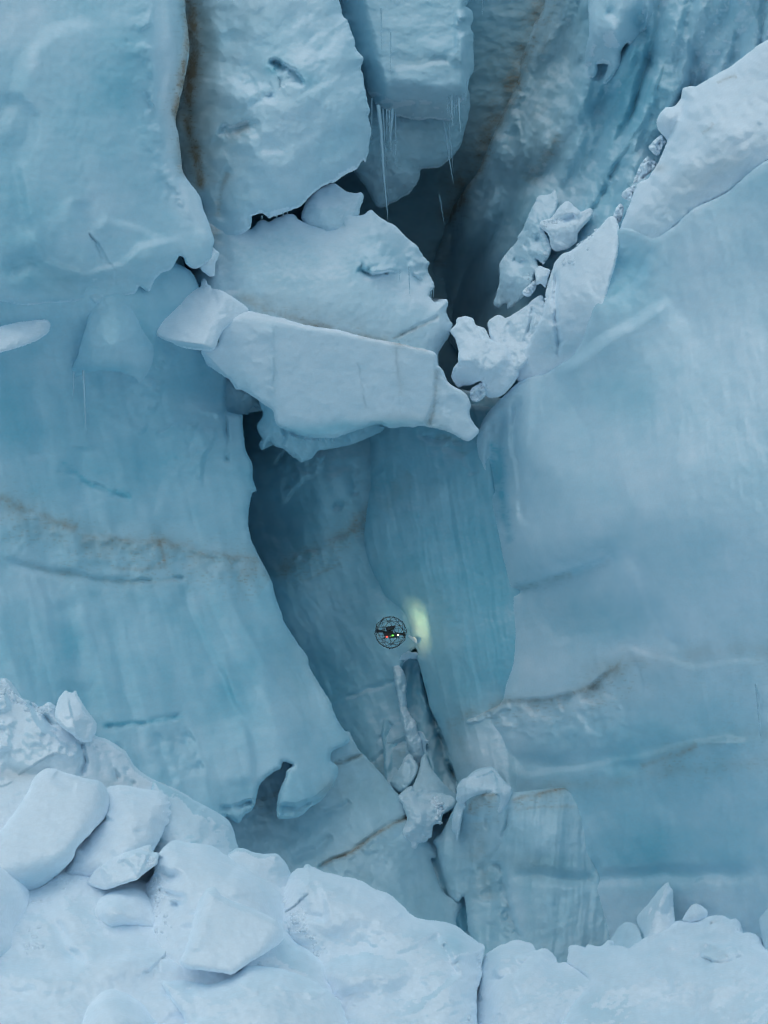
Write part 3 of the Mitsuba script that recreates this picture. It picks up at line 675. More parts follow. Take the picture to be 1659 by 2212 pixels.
relief('ice_block_002', '640,-400 1015,-400 1015,-20 1013,0 1006,14 1012,18 1020,23 1023,37 1019,50 1016,58 1022,74 1023,112 1023,150 1013,172 1010,195 1004,212 996,220 988,230 983,236 981,254 970,260 951,260 930,256 910,259 888,257 870,253 853,250 845,243 838,240 825,232 813,225 800,206 788,187 760,120 700,0',
       '766,-100,13.1 823,140,12.75 700,60,14.6   780,0,13.0 1000,0,13.0 900,170,12.75   1000,50,12.95 1000,180,12.8 1030,100,13.5   820,190,12.85 980,190,12.8 900,262,13.5   790,185,13.6 830,245,13.3 830,190,12.9',
       '''step|838,150 880,142 930,132 980,134|0.08 10 60
groove|840,148 890,140 940,130 980,134|8 0.06
step|978,150 984,90 990,20|0.12 6 60
bump|1000,130|14 60 0 0.10
bump|870,60|40 24 0 0.08
bump|930,100|40 18 0 0.06
bump|870,110|40 14 0 0.06
step|790,190 830,215 850,230 880,222 920,222 960,215|-0.10 8 40
ice|780,100|30 120 -20 0.2
dirt|900,240|80 16 0 0.12
dirt|930,135|70 14 0 0.10''', flat=0.14, edge=(12, 0.14), thick=4.5, s=2.8, jit=(2.0, 12), rough=((0.06, 90, 60, 0, 4), (0.035, 50, 24, 0, 4), (0.010, 14, 16, 0, 3)), fine=0.5, ice=0.58, ice_var=0.14, dirt=0.05, seed=27,
       label='shaded blue ice block hanging at top centre with icicles on its lower edge', category='ice block')

relief('ice_block_003', '740,150 1000,180 1000,300 985,330 950,360 911,366 905,388 894,406 882,420 870,424 859,434 845,440 833,446 821,449 809,441 800,425 790,405 775,385 760,360 740,300',
       '750,200,14.2 900,230,14.0 1000,260,14.3 850,330,13.9 780,380,14.3 900,380,14.4 830,440,14.6', '''bump|850,370|50 40 0 0.1
step|911,330 906,387 880,419|0.08 5 30
dirt|900,280|80 30 0 0.1''', edge=(14, 0.16), thick=1.2, s=2.8, jit=(2, 12), rough=((0.09, 80, 60, 0, 4), (0.03, 30, 26, 0, 4)), ice=0.6, dirt=0.06, seed=28,
       label='dim ice mass low in the chimney behind the long icicle', category='ice block')

relief('ice_block_004', '1258,-250 1420,-250 1411,0 1412,25 1406,45 1400,60 1388,70 1379,78 1377,90 1373,98 1366,101 1360,99 1356,93 1348,100 1342,112 1341,140 1334,150 1328,160 1318,172 1308,182 1303,180 1303,171 1307,160 1312,150 1312,139 1291,139 1291,152 1286,164 1280,168 1273,166 1270,158 1271,144 1264,138 1263,128 1267,100 1273,70 1271,30 1271,0',
       '1258,-250,11.0 1420,-250,10.5 1275,0,11.3 1280,130,11.6 1330,0,10.9 1330,60,10.9 1330,150,11.5 1400,0,10.9 1370,90,11.3',
       '''bump|1330,70|20 24 0 0.18
bump|1385,45|18 24 20 -0.24
bump|1398,40|8 34 10 0.12
bump|1318,25|10 12 0 -0.12
bump|1285,90|12 60 0 0.08
ice|1385,45|16 22 20 0.4
ice|1330,70|20 20 0 -0.15''', edge=(9, 0.14), thick=0.9, s=2.4, jit=(1.2, 12), rough=((0.04, 50, 70, 0, 4),), ice=0.50, ice_var=0.12, seed=29,
       label='dripping ice formation hanging from the top edge right of the chimney', category='ice formation')

relief('ice_block_005', '150,800 165,775 180,725 190,690 205,640 240,620 300,620 330,690 334,740 330,782 323,800 313,815 304,829 296,820 285,812 268,806 250,802 232,800 215,800 198,803 185,806 172,810 160,818 157,806',
       '160,800,9.95 200,680,9.6 250,650,9.65 300,660,10.05 330,740,10.4 250,740,9.5 280,790,9.85 200,790,9.65', 'bump|250,720|40 50 0 0.10\nice|240,800|80 14 0 0.2\ngroove|300,640 310,700 318,760|14 0.10', edge=(14, 0.09), thick=0.9, s=2.6, jit=(1.2, 14),
       rough=((0.06, 80, 100, 0, 4), (0.015, 20, 40, 0, 3)), snow=0.0, ice=0.66, ice_var=0.14, seed=30, label='smooth ice bulge on the left wall with two icicles under it', category='ice bulge')

relief('snow_ledge', '-250,740 -60,715 0,705 35,695 58,688 75,686 90,685 100,687 109,693 110,702 104,718 90,729 75,738 40,750 0,762 -60,775 -250,790',
       '-250,740,8.3 0,710,8.9 100,690,9.4 0,755,8.6 90,725,9.2 -250,790,8.0', 'bump|85,695|10 5 0 0.04\nbump|98,692|7 6 0 0.05', edge=(12, 0.16), thick=0.9, s=2.4, jit=(1.4, 10), rough=((0.04, 50, 30, 0, 4), (0.012, 12, 12, 0, 3)), ice=0.08, ice_var=0.08, seed=31,
       label='small white snow ledge sticking out of the left wall', category='snow ledge')

relief('ice_lump', '430,570 442,562 455,545 458,533 466,540 474,547 470,558 465,570 464,584 463,596 452,597 444,590 436,584', '430,575,10.5 460,540,10.5 465,590,10.6 450,570,10.35', '', edge=(7, 0.08), thick=0.5, s=2.2, jit=(1.0, 8), rough=((0.02, 20, 20, 0, 3),), ice=0.25, seed=32,
       label='little pale ice lump at the lower tip of the upper left wall', category='ice lump')

# plates and rubble between the middle blocks and the right wall
relief('snow_plate', '1330,470 1338,500 1332,560 1310,640 1300,720 1263,770 1200,800 1130,830 1110,800 1140,745 1160,705 1172,680 1176,655 1180,627 1188,598 1198,568 1203,562 1213,549 1233,542 1258,522 1288,498 1308,475 1318,467',
       '1318,470,9.75 1338,500,9.55 1200,570,10.25 1180,640,10.15 1260,560,9.75 1318,540,9.45 1300,600,9.4 1230,650,9.75 1284,650,9.42 1270,700,9.6 1175,720,10.15 1200,780,10.3 1120,810,10.85',
       '''groove|1203,575 1202,640 1203,720 1210,780|5 0.08
step|1203,575 1202,640 1203,720 1210,780|-0.06 5 60
groove|1235,690 1220,720 1200,760|8 0.05
bump|1250,620|30 60 20 0.05
ice|1180,740|40 40 0 0.25
ice|1240,740|40 20 -30 0.25''', edge=(8, 0.10), thick=1.0, s=2.6, jit=(1.3, 12), rough=((0.05, 70, 90, 10, 4), (0.008, 14, 16, 0, 3)), ice=0.04, ice_var=0.08, seed=33,
       label='bright upright snow plate leaning against the right wall', category='snow plate')

relief('ice_chunk_002', '973,715 979,706 985,700 985,692 989,687 997,684 1005,682 1014,685 1022,688 1025,697 1030,703 1040,706 1050,712 1062,735 1090,745 1112,780 1120,810 1090,850 1060,860 1045,850 1040,824 1017,832 1003,833 990,837 980,825 975,814 979,795 984,788 989,782 990,762 988,748 984,733 978,724',
       '980,715,10.9 1010,690,10.9 1050,720,10.75 1100,770,10.6   985,780,10.72 1035,800,10.6 1010,830,11.0', '''bump|1010,700|12 14 0 0.08
groove|988,788 1010,792 1035,806|6 0.04
step|1040,806 1012,793 986,787|0.08 6 40
groove|1030,705 1040,720 1050,735|5 0.06
ice|1005,815|26 12 10 0.2
bump|1070,790|30 14 -40 0.08''', edge=(9, 0.10), thick=0.9, s=2.4, jit=(1.4, 10), rough=((0.05, 50, 50, 0, 4), (0.012, 12, 12, 0, 3)), ice=0.10, ice_var=0.1, dirt=0.02, seed=34,  # lower facet tinted blue, its shade painted into the ice
       label='white broken ice chunk right of the gap at the end of the slab', category='ice chunk')

relief('ice_chunk_003', '1054,697 1058,690 1064,686 1072,681 1080,680 1088,684 1094,687 1100,684 1109,678 1120,672 1130,664 1140,658 1150,648 1162,640 1172,640 1180,680 1172,720 1160,750 1120,800 1085,790 1070,760 1062,740 1056,720',
       '1060,700,11.1 1085,690,11.1 1120,685,10.95 1160,660,10.8 1080,740,10.8 1120,760,10.7 1160,720,10.65', 'groove|1095,690 1100,715 1090,740|5 0.07\nbump|1140,700|16 26 10 0.08\nbump|1075,705|12 14 0 0.07\nbump|1110,700|12 16 0 0.07\ngroove|1150,660 1145,700 1130,740|4 0.06', edge=(8, 0.10), thick=0.8, s=2.4, jit=(1.8, 9), rough=((0.07, 40, 50, 20, 4), (0.02, 12, 14, 0, 3)), ice=0.14, ice_var=0.15, dirt=0.05, seed=35,
       label='crumbly snow covered ice chunk below the chimney floor', category='ice chunk')

relief('ice_chunk_004', '1165,489 1168,477 1180,474 1190,471 1197,462 1203,453 1212,443 1220,436 1228,435 1235,439 1240,446 1250,452 1254,457 1265,453 1275,449 1281,461 1272,476 1263,487 1254,496 1248,505 1246,522 1237,530 1228,537 1215,540 1203,543 1194,540 1190,532 1187,518 1183,504 1174,497',
       '1168,480,11.3 1220,440,11.3 1190,500,11.05 1220,490,10.95 1275,455,11.1 1240,520,11.0 1200,540,11.2', '''bump|1222,450|14 22 35 0.16
bump|1240,462|18 8 -15 0.12
groove|1200,480 1220,475 1245,466|7 0.10
bump|1210,530|18 8 20 0.08''', edge=(7, 0.09), thick=0.6, s=2.2, jit=(1.3, 9), rough=((0.05, 40, 40, 0, 4), (0.01, 12, 12, 0, 3)), ice=0.14, ice_var=0.12, seed=36,
       label='ragged white ice chunk with a folded rim right of the chimney', category='ice chunk')

relief('ice_chunk_005', '1116,522 1121,507 1130,496 1135,480 1139,470 1144,460 1149,450 1156,436 1164,422 1176,421 1188,419 1194,414 1199,410 1204,432 1200,460 1186,478 1175,490 1181,510 1190,535 1186,555 1178,567 1170,568 1160,562 1163,580 1155,592 1146,619 1137,632 1129,642 1115,656 1097,668 1094,655 1079,664 1067,657 1071,637 1079,607 1079,572 1086,558 1096,544',
       '1125,510,11.9 1165,430,11.8 1195,420,11.6 1170,470,11.5 1140,530,11.6 1175,550,11.3 1110,570,11.8 1085,640,12.0 1130,600,11.5 1100,600,11.7', 'groove|1130,540 1150,525 1170,510|8 0.10\nbump|1160,545|16 14 0 0.10\nbump|1150,480|14 26 20 0.10\ngroove|1105,560 1120,570 1130,560|6 0.08\nbump|1105,590|12 26 20 0.08', edge=(9, 0.12), thick=0.8, s=2.4, jit=(1.8, 10), rough=((0.07, 40, 50, 20, 4), (0.014, 12, 14, 0, 3)), ice=0.42, ice_var=0.12, dirt=0.03, seed=37,
       label='greyish lumpy ice chunk sloping along the chimney side', category='ice chunk')

relief('ice_cube', '1155,585 1160,578 1166,574 1176,578 1188,583 1187,592 1184,600 1181,612 1178,622 1172,616 1168,613 1162,615 1158,614 1157,600', '1158,585,10.75 1185,585,10.75 1168,595,10.6 1175,615,10.7', '', edge=(4, 0.04), thick=0.2, s=1.8, jit=(0.6, 6), rough=((0.02, 16, 16, 0, 3),), ice=0.05, seed=38,
       label='small cubic snow lump beside the bright upright plate', category='snow lump')
for i, (o, d, lab) in enumerate((
        ('1401,318 1408,309 1416,300 1428,291 1433,298 1438,306 1431,318 1426,330 1421,336 1413,333 1406,326', 9.55, 'small grey ice fragment on the ridge edge under the snowy knob'),
        ('1368,395 1372,382 1378,367 1383,357 1388,349 1394,342 1400,338 1408,345 1415,348 1421,356 1412,365 1403,374 1393,383 1383,391', 9.7, 'pointed ice fragment halfway down the ridge edge'),
        ('1342,424 1345,417 1348,412 1358,405 1370,400 1372,408 1368,418 1364,427 1360,434 1354,432 1349,430', 9.75, 'rounded white ice fragment on the ridge edge below the pointed one'),
        ('1325,468 1327,459 1330,450 1335,444 1340,439 1345,443 1348,450 1346,461 1343,473 1338,480 1333,484 1329,476', 9.8, 'lowest small ice fragment on the ridge edge'),
        ('1128,632 1133,624 1140,618 1149,610 1156,606 1158,620 1152,632 1144,640 1136,640', 10.9, 'tiny white ice fragment left of the bright plate'),
        ('1020,838 1032,830 1042,822 1050,830 1052,845 1046,858 1036,866 1026,868 1017,862 1015,850', 10.75, 'crumbly snow fragment at the right end of the slab'))):
    c = pts(o).mean(0)
    relief('ice_fragment' + (f'_{i:03d}' if i else ''), o, f'{c[0]},{c[1]},{d} {c[0]-15},{c[1]+10},{d+.1} {c[0]+15},{c[1]+10},{d+.02} {c[0]},{c[1]-20},{d+.12}', f'bump|{c[0]-4},{c[1]-3}|8 10 20 0.06\ngroove|{c[0]+6},{c[1]-14} {c[0]+2},{c[1]} {c[0]+8},{c[1]+14}|3 0.03', edge=(7, 0.09), thick=0.3, s=1.8, jit=(1.0, 6),
           rough=((0.06, 20, 18, 0, -3), (0.04, 12, 12, 0, 4)), fine=1, ice=0.12, dirt=0.02, seed=40 + i, label=lab, category='ice fragment')

# pieces in the crack below the drone
relief('hanging_ice_column', '850,1442 860,1436 870,1446 876,1462 878,1480 877,1502 880,1530 888,1546 897,1558 901,1568 902,1580 908,1592 912,1604 913,1618 914,1633 912,1645 909,1655 904,1654 900,1651 896,1645 891,1638 886,1628 881,1618 877,1600 873,1585 868,1560 863,1536 858,1500 852,1470',
       '865,1440,12.75 870,1530,12.55 885,1600,12.45 905,1650,12.5 900,1580,12.5', '', edge=(8, 0.09), thick=0.3, s=2.0, jit=(1.4, 8), rough=((0.05, 20, 40, 0, 4), (0.01, 8, 12, 0, 3)), ice=0.36, seed=50,
       label='knobbly pale ice column hanging in the crack below the drone', category='ice column')
relief('hanging_ice_column_001', '900,1582 906,1580 914,1582 918,1590 922,1598 929,1600 924,1604 928,1609 921,1606 920,1616 921,1628 918,1638 912,1636 908,1620 904,1604', '905,1582,12.6 915,1600,12.5 915,1635,12.6', '', edge=(5, 0.06), thick=0.2, s=1.8, jit=(0.8, 6), rough=((0.03, 16, 20, 0, 4),), ice=0.3, seed=51,
       label='short spiky ice stub right of the knobbly ice column', category='ice column')
relief('snow_clump', '862,1427 866,1418 874,1411 882,1406 890,1409 898,1408 905,1413 903,1421 895,1424 886,1423 879,1427 872,1432 865,1433', '862,1427,12.85 885,1415,12.6 904,1416,12.7', '', edge=(6, 0.07), thick=0.3, s=1.8, jit=(1.2, 6), rough=((0.03, 14, 14, 0, 4),), ice=0.15, seed=57,
       label='upper snow clump bridging the crack just below the drone', category='snow clump')
relief('snow_clump_001', '880,1374 884,1372 890,1375 897,1377 901,1384 902,1394 897,1396 891,1392 886,1387 882,1381', '882,1376,12.75 900,1392,12.65 892,1382,12.55', '', edge=(5, 0.06), thick=0.25, s=1.8, jit=(0.8, 6), rough=((0.02, 12, 12, 0, 4),), ice=0.12, seed=58,
       label='white snow clump at the top of the crack right beside the drone', category='snow clump')
relief('ice_shard', '902,1655 901,1667 896,1678 890,1688 880,1700 872,1706 864,1711 852,1702 842,1688 846,1682 851,1677 860,1664 868,1650 872,1640 878,1632 886,1628 894,1640', '845,1688,12.0 870,1660,11.95 895,1660,11.95 870,1705,11.8', 'groove|880,1640 885,1665 875,1700|8 0.04', edge=(8, 0.09), thick=0.3, s=2.0, jit=(0.8, 9), rough=((0.03, 30, 40, 0, 4),), snow=0.1, ice=0.48, dirt=0.03, seed=52,
       label='leaf shaped ice shard leaning at the foot of the crack', category='ice shard')
relief('ice_shard_001', '910,1640 915,1630 920,1629 925,1643 931,1658 942,1673 952,1685 963,1698 974,1708 986,1718 987,1735 980,1750 940,1760 900,1750 886,1722 892,1698 898,1684 903,1670', '918,1632,12.2 905,1680,11.9 940,1700,11.7 985,1722,12.0 930,1745,11.4', 'bump|915,1690|14 30 -10 0.05', edge=(7, 0.08), thick=0.4, s=2.2, jit=(0.8, 9), rough=((0.04, 30, 40, -20, 4), (0.01, 8, 12, 0, 3)), snow=0.1, ice=0.45, dirt=0.04, seed=53,
       label='triangular snowy shard standing in the crack below the hanging column', category='ice shard')
relief('ice_shard_002', '984,1802 976,1792 977,1768 981,1752 985,1737 992,1728 1004,1728 1008,1740 1001,1752 998,1768 995,1783 992,1800 987,1817', '985,1740,10.75 985,1800,10.7 1000,1735,10.65 980,1770,10.7', '', edge=(7, 0.08), thick=0.2, s=1.8, jit=(0.7, 9), rough=((0.02, 16, 30, 0, 3),), ice=0.34, seed=54,
       label='white dagger shaped ice shard hanging left of the fluted pillar', category='ice shard')
relief('snow_hood', '987,1712 986,1703 990,1694 995,1687 1001,1682 1008,1680 1018,1670 1030,1662 1046,1658 1062,1657 1068,1660 1073,1666 1082,1678 1092,1690 1100,1696 1106,1703 1106,1712 1103,1720 1100,1728 1096,1737 1091,1745 1086,1752 1081,1757 1076,1755 1074,1751 1078,1740 1081,1730 1080,1720 1076,1716 1060,1714 1042,1715 1026,1719 1010,1728 1000,1736 990,1735 985,1725',
       '990,1700,10.5 1060,1660,10.75 1030,1700,10.3 1085,1715,10.15 1080,1750,10.2 1000,1730,10.5 1060,1710,10.3', 'step|1062,1662 1074,1690 1080,1715|-0.10 5 30\nbump|1090,1710|10 24 20 0.06', edge=(8, 0.10), thick=0.5, s=2.0, jit=(0.9, 9), rough=((0.03, 40, 50, 0, 4), (0.012, 7, 40, 0, 3)), snow=0.2, ice=0.34, dirt=0.02, seed=55,
       label='snow hood with a hanging tongue on top of the fluted pillar', category='snow hood')
relief('snow_pile', '860,1722 866,1712 878,1703 888,1697 893,1700 896,1712 905,1704 912,1702 918,1711 932,1712 948,1713 962,1716 981,1723 983,1735 980,1745 968,1752 956,1761 953,1772 952,1781 943,1780 936,1784 934,1796 932,1808 926,1812 920,1818 905,1822 890,1850 870,1850 868,1800 878,1770 872,1745',
       '870,1720,11.25 890,1700,11.4 920,1712,11.5 975,1730,11.35 900,1750,11.0 940,1760,11.05 900,1800,10.95 925,1805,11.0 880,1840,10.85', 'bump|885,1725|12 18 -20 0.1\nbump|905,1775|16 20 0 0.1\ngroove|900,1720 930,1730 960,1745|7 0.06\nbump|945,1735|18 10 0 0.08', edge=(9, 0.12), thick=0.7, s=2.2, jit=(1.8, 9), rough=((0.06, 36, 36, 0, 4), (0.02, 12, 12, 0, 3)), snow=0.12, ice=0.36, dirt=0.03, seed=56,
       label='heap of fallen snow plugging the crack beside the grey ice shelf', category='snow pile')

# lower left: fluted grey snow and a spike
relief('snow_bank', '-300,1440 -60,1455 0,1464 16,1465 32,1480 50,1506 70,1514 86,1526 105,1517 117,1522 150,1560 207,1589 222,1594 238,1601 256,1611 271,1623 280,1636 288,1651 300,1663 313,1673 331,1683 350,1692 370,1700 391,1710 415,1726 440,1760 400,1900 -300,1900',
       '-300,1440,7.5 0,1466,8.05 60,1510,8.2 110,1520,8.3 0,1600,7.75 100,1600,7.85 200,1600,8.2 280,1650,8.45 350,1700,8.5 150,1680,7.8 0,1700,7.5 300,1800,8.0 -300,1700,6.9 100,1850,7.3',
       '''step|50,1508 75,1545 100,1580 160,1600 168,1620 150,1660|0.10 7 60
groove|55,1512 80,1535 110,1560 150,1580|8 0.10
step|10,1480 20,1540 26,1600 32,1640|0.08 6 50
groove|110,1560 125,1590 160,1625|6 0.06
groove|175,1600 180,1640 175,1680|7 0.08
groove|200,1595 215,1640 220,1680|7 0.08
groove|228,1605 240,1650 255,1690|7 0.08
groove|262,1630 275,1670 290,1695|7 0.06
bump|105,1526|16 12 0 0.08
groove|0,1660 60,1672 120,1680|18 0.07
dirt|40,1670|100 14 0 0.16
dirt|250,1690|60 14 0 0.14
dirt|345,1697|10 6 0 0.6''', edge=(14, 0.16), thick=2, s=2.8, jit=(1.6, 12), rough=((0.05, 100, 90, 0, 2), (0.016, 26, 110, 8, 3), (0.008, 12, 14, 0, 3)), fine=0.4, extra=(0.004, 30, 60, 0, 3), ice=0.26, ice_var=0.14, dirt=0.04, seed=60,
       label='greyish fluted snow bank at the foot of the left wall', kind='structure')
relief('ice_spike', '119,1540 121,1525 125,1513 130,1504 136,1496 143,1491 149,1495 156,1496 160,1493 164,1492 168,1501 173,1511 181,1523 190,1537 198,1547 206,1557 209,1564 209,1574 206,1585 201,1592 196,1602 180,1604 165,1595 150,1582 138,1575 128,1565 121,1555',
       '125,1530,8.0 143,1495,8.2 165,1495,8.2 160,1550,7.85 200,1560,8.1 180,1600,7.9', 'step|145,1492 152,1515 160,1545 172,1595|0.05 4 40', edge=(8, 0.09), thick=0.4, s=2.0, jit=(0.9, 10), rough=((0.02, 40, 60, 0, 4), (0.006, 10, 12, 0, 3)), ice=0.14, seed=61,
       label='pointed white ice spike with a notched tip on the grey snow bank', category='ice spike')

# ---------------------------------------------------------------- the snow and boulders in front
def bank(key, outline, ctrl, feats='', **k):
    o = dict(edge=(44, 0.36), thick=1.5, s=2.8, jit=(1.2, 16), rough=((0.06, 120, 100, 0, 3), (0.03, 100, 66, 15, -2), (0.014, 34, 30, 0, 4), (0.003, 8, 8, 0, 3)), extra=(0.008, 40, 30, 0, -2), ice=0.07, ice_var=0.20, ice_cell=120)
    o['fine'] = 0.5
    o.update(k)
    if 'rough' in k and 'extra' not in k: o['extra'] = (0.006, 30, 24, 0, 4)
    relief(key, outline, ctrl, feats, **o)

bank('snow_slope', '-700,1840 100,1880 300,1900 420,1960 560,2060 640,2080 760,2130 900,2150 1030,2120 1100,2080 1250,2080 1500,2060 1700,2060 2400,2040 2400,2760 -700,2760',
     '-700,1840,7.0 100,1880,7.3 350,1950,7.1 500,2080,6.25 700,2140,6.4 640,2040,6.75 300,1950,6.95 150,1900,7.1 900,2150,7.6 1040,2130,8.0 1300,2090,8.6 1650,2070,8.2 2400,2040,7.6 -700,2200,5.0 0,2100,5.8 200,2060,6.1 100,2212,5.3 400,2180,5.75 800,2212,6.9 1300,2212,7.4 1650,2212,7.0 2400,2300,6.6 0,2600,3.9 830,2700,4.6 1650,2700,4.6',
     '''groove|125,2000 140,2050 165,2078|14 0.08 1
bump|160,2066|18 14 0 -0.07
step|300,2110 320,2100 345,2070 342,2105|-0.05 3 20
bump|250,2090|90 30 0 0.16
bump|90,2120|120 26 5 0.14
bump|400,2170|60 40 0 0.10
bump|150,1960|40 60 -10 0.10
ice|150,2060|24 16 0 0.1''', label='smooth white snow slope at the bottom of the picture', kind='structure', thick=1.0, ice=0.04, seed=70, edge=(10, 0.1), s=3.2)
bank('snow_boulder', '-200,1880 -60,1830 0,1794 30,1756 50,1726 65,1700 70,1685 76,1676 88,1666 102,1660 114,1660 126,1663 142,1669 160,1674 178,1680 195,1683 212,1686 221,1691 230,1704 236,1718 238,1736 235,1755 228,1766 219,1776 205,1790 190,1807 176,1820 166,1832 162,1841 160,1850 152,1862 143,1871 134,1880 125,1888 112,1900 100,1912 70,1930 -200,1960',  # blue patch on the bottom facet puts its shading into the snow colour
     '100,1665,7.25 225,1700,7.45 120,1850,6.62   60,1760,7.0 180,1700,7.28 40,1860,6.62   40,1868,6.6 160,1830,6.72 70,1925,6.95   236,1730,7.55 165,1835,6.75 215,1720,7.36   -100,1850,6.7 40,1740,7.1 40,1860,6.62',
     '''groove|115,1672 140,1690 165,1700|12 0.05
ice|90,1895|70 22 -15 0.30''', flat=0.26, edge=(22, 0.22), seed=71, label='large smooth snow boulder with a tilted flat face at the left', category='snow boulder', rough=((0.05, 130, 130, 0, 3), (0.01, 30, 30, 0, 3), (0.002, 8, 8, 0, 2)))
bank('snow_boulder_001', '222,1710 232,1700 246,1697 260,1696 280,1698 300,1702 320,1705 340,1709 353,1714 362,1722 364,1730 370,1736 366,1746 372,1756 364,1766 366,1776 357,1786 350,1805 342,1820 330,1840 280,1890 220,1900 150,1898 137,1890 139,1878 150,1862 160,1840 200,1790 226,1750',
     '230,1705,7.75 350,1715,7.75 360,1760,7.6 280,1760,7.35 200,1820,7.2 300,1830,7.1 150,1890,7.05 260,1890,6.9', '''bump|355,1745|14 26 0 0.05
bump|300,1800|10 7 0 -0.04
groove|225,1760 200,1810 165,1840|22 0.10
ice|205,1800|30 50 40 0.25
bump|330,1760|20 20 0 0.05''', jit=(1.8, 9), seed=72, label='snow boulder with a rough crumbled right edge behind the largest one', category='snow boulder')
bank('ice_mound', '330,1690 350,1693 370,1704 390,1713 410,1724 430,1733 450,1744 470,1755 488,1768 500,1782 506,1798 510,1815 516,1840 510,1900 350,1900 320,1800',
     '340,1700,8.1 450,1748,8.2 505,1800,8.2 420,1800,7.8 350,1850,7.6 500,1870,7.8', 'step|440,1742 455,1765 475,1785|0.05 5 30\nbump|390,1712|20 6 24 0.05', ice=0.42, seed=73, label='smooth teal ice mound between the boulders and the left wall', category='ice mound')
bank('ice_plate', '188,1908 194,1896 200,1886 212,1872 226,1861 250,1848 280,1838 304,1830 325,1825 328,1834 332,1840 343,1843 342,1852 340,1866 330,1874 320,1881 308,1890 296,1900 278,1906 260,1912 225,1922', '195,1905,6.95 270,1845,7.0 330,1835,7.1 280,1890,6.75 230,1915,6.8', 'step|210,1880 250,1856 300,1836|0.05 4 30\nstep|318,1840 312,1865 300,1890|0.06 4 30\nice|290,1855|40 12 -20 0.15', edge=(8, 0.08), thick=0.4, s=2.4, jit=(1, 9), ice=0.14, seed=74, rough=((0.03, 40, 30, 0, 4), (0.006, 10, 10, 0, 3)),
     label='thin tilted ice plate lying on the snow between boulders', category='ice plate')
bank('snow_mound', '338,1856 342,1845 352,1832 361,1823 372,1816 382,1814 398,1818 416,1821 436,1823 455,1826 468,1833 480,1842 502,1853 525,1864 550,1877 576,1891 594,1902 611,1915 622,1933 630,1954 636,1972 640,1990 641,2006 641,2021 654,2032 671,2042 688,2052 702,2064 713,2078 722,2094 733,2112 742,2130 750,2146 756,2164 762,2300 280,2300 290,2060 300,1980 310,1920 330,1890',
     '310,1920,7.0 300,2050,6.5 350,1840,7.0 400,1822,7.25 480,1845,7.3 576,1892,7.3 625,1945,7.3 640,2010,7.2 700,2064,7.0 750,2150,6.6 400,1880,6.85 500,1900,6.85 560,1950,6.8 380,1960,6.6 500,2000,6.5 600,2030,6.6 650,2100,6.35 450,2100,6.05 600,2180,6.0 400,2200,5.8 720,2200,6.2',
     '''step|480,1842 560,1890 610,1930 628,1980 632,2030|-0.12 9 50
bump|520,1900|60 36 30 0.12
bump|440,1850|50 24 10 0.06
bump|690,2120|40 60 -30 0.10
bump|600,2120|60 36 20 -0.10
bump|370,1895|16 12 0 -0.16
groove|345,1850 360,1870 352,1895|8 0.12
bump|365,1875|16 14 0 0.10
bump|378,1960|20 20 0 -0.10
bump|382,1955|9 7 0 -0.10
groove|345,1920 370,1935 400,1945|6 0.05
bump|400,2005|18 10 0 -0.06
groove|640,2040 690,2075 735,2150|14 -0.05
ice|640,2080|40 60 -40 0.15
ice|355,1895|16 16 0 0.2''', seed=75, jit=(1.2, 14), label='broad white snow mound in the middle of the boulders', category='snow mound')
bank('ice_mound_001', '492,1850 498,1840 510,1833 520,1832 531,1834 541,1839 551,1842 565,1844 580,1844 592,1844 601,1846 608,1853 616,1862 622,1872 627,1884 630,1900 634,1930 660,1985 640,2030 560,1990 500,1920', '510,1836,7.6 600,1850,7.7 630,1890,7.8 560,1880,7.4 636,1960,7.45', 'bump|595,1850|10 6 0 0.05\nbump|530,1840|20 10 0 0.04', edge=(14, 0.14), ice=0.30, seed=76, label='teal ice hump peeking out behind the snow mound', category='ice mound')
bank('snow_boulder_002', '387,2076 394,2064 401,2050 408,2026 415,2000 419,1980 425,1958 432,1942 441,1927 447,1920 455,1917 462,1916 467,1919 473,1927 480,1936 489,1941 501,1946 515,1951 530,1956 547,1963 565,1971 580,1978 596,1986 603,1995 609,2006 612,2016 614,2026 608,2034 601,2041 591,2048 580,2055 565,2064 550,2073 540,2079 530,2086 516,2096 500,2105 482,2102 465,2100 445,2097 425,2095 410,2093 396,2089',
     '455,1920,6.25 605,1995,6.20 500,2070,5.65 425,2000,6.00 460,1925,6.22 400,2080,5.70 400,2085,5.65 500,2100,5.62 560,2040,5.75 612,2020,6.32 590,2050,6.10 605,1990,6.20 440,2080,5.68 470,1950,6.10 600,2020,6.05',
     '''groove|456,1925 440,2000 415,2060|14 -0.04
ice|430,2070|20 40 40 0.06''', flat=0.16, edge=(12, 0.12), thick=0.8, s=2.4, seed=77, rough=((0.04, 80, 80, 0, 3), (0.006, 20, 20, 0, 3)), label='angular snow boulder with a peaked top in the front centre left', category='snow boulder')
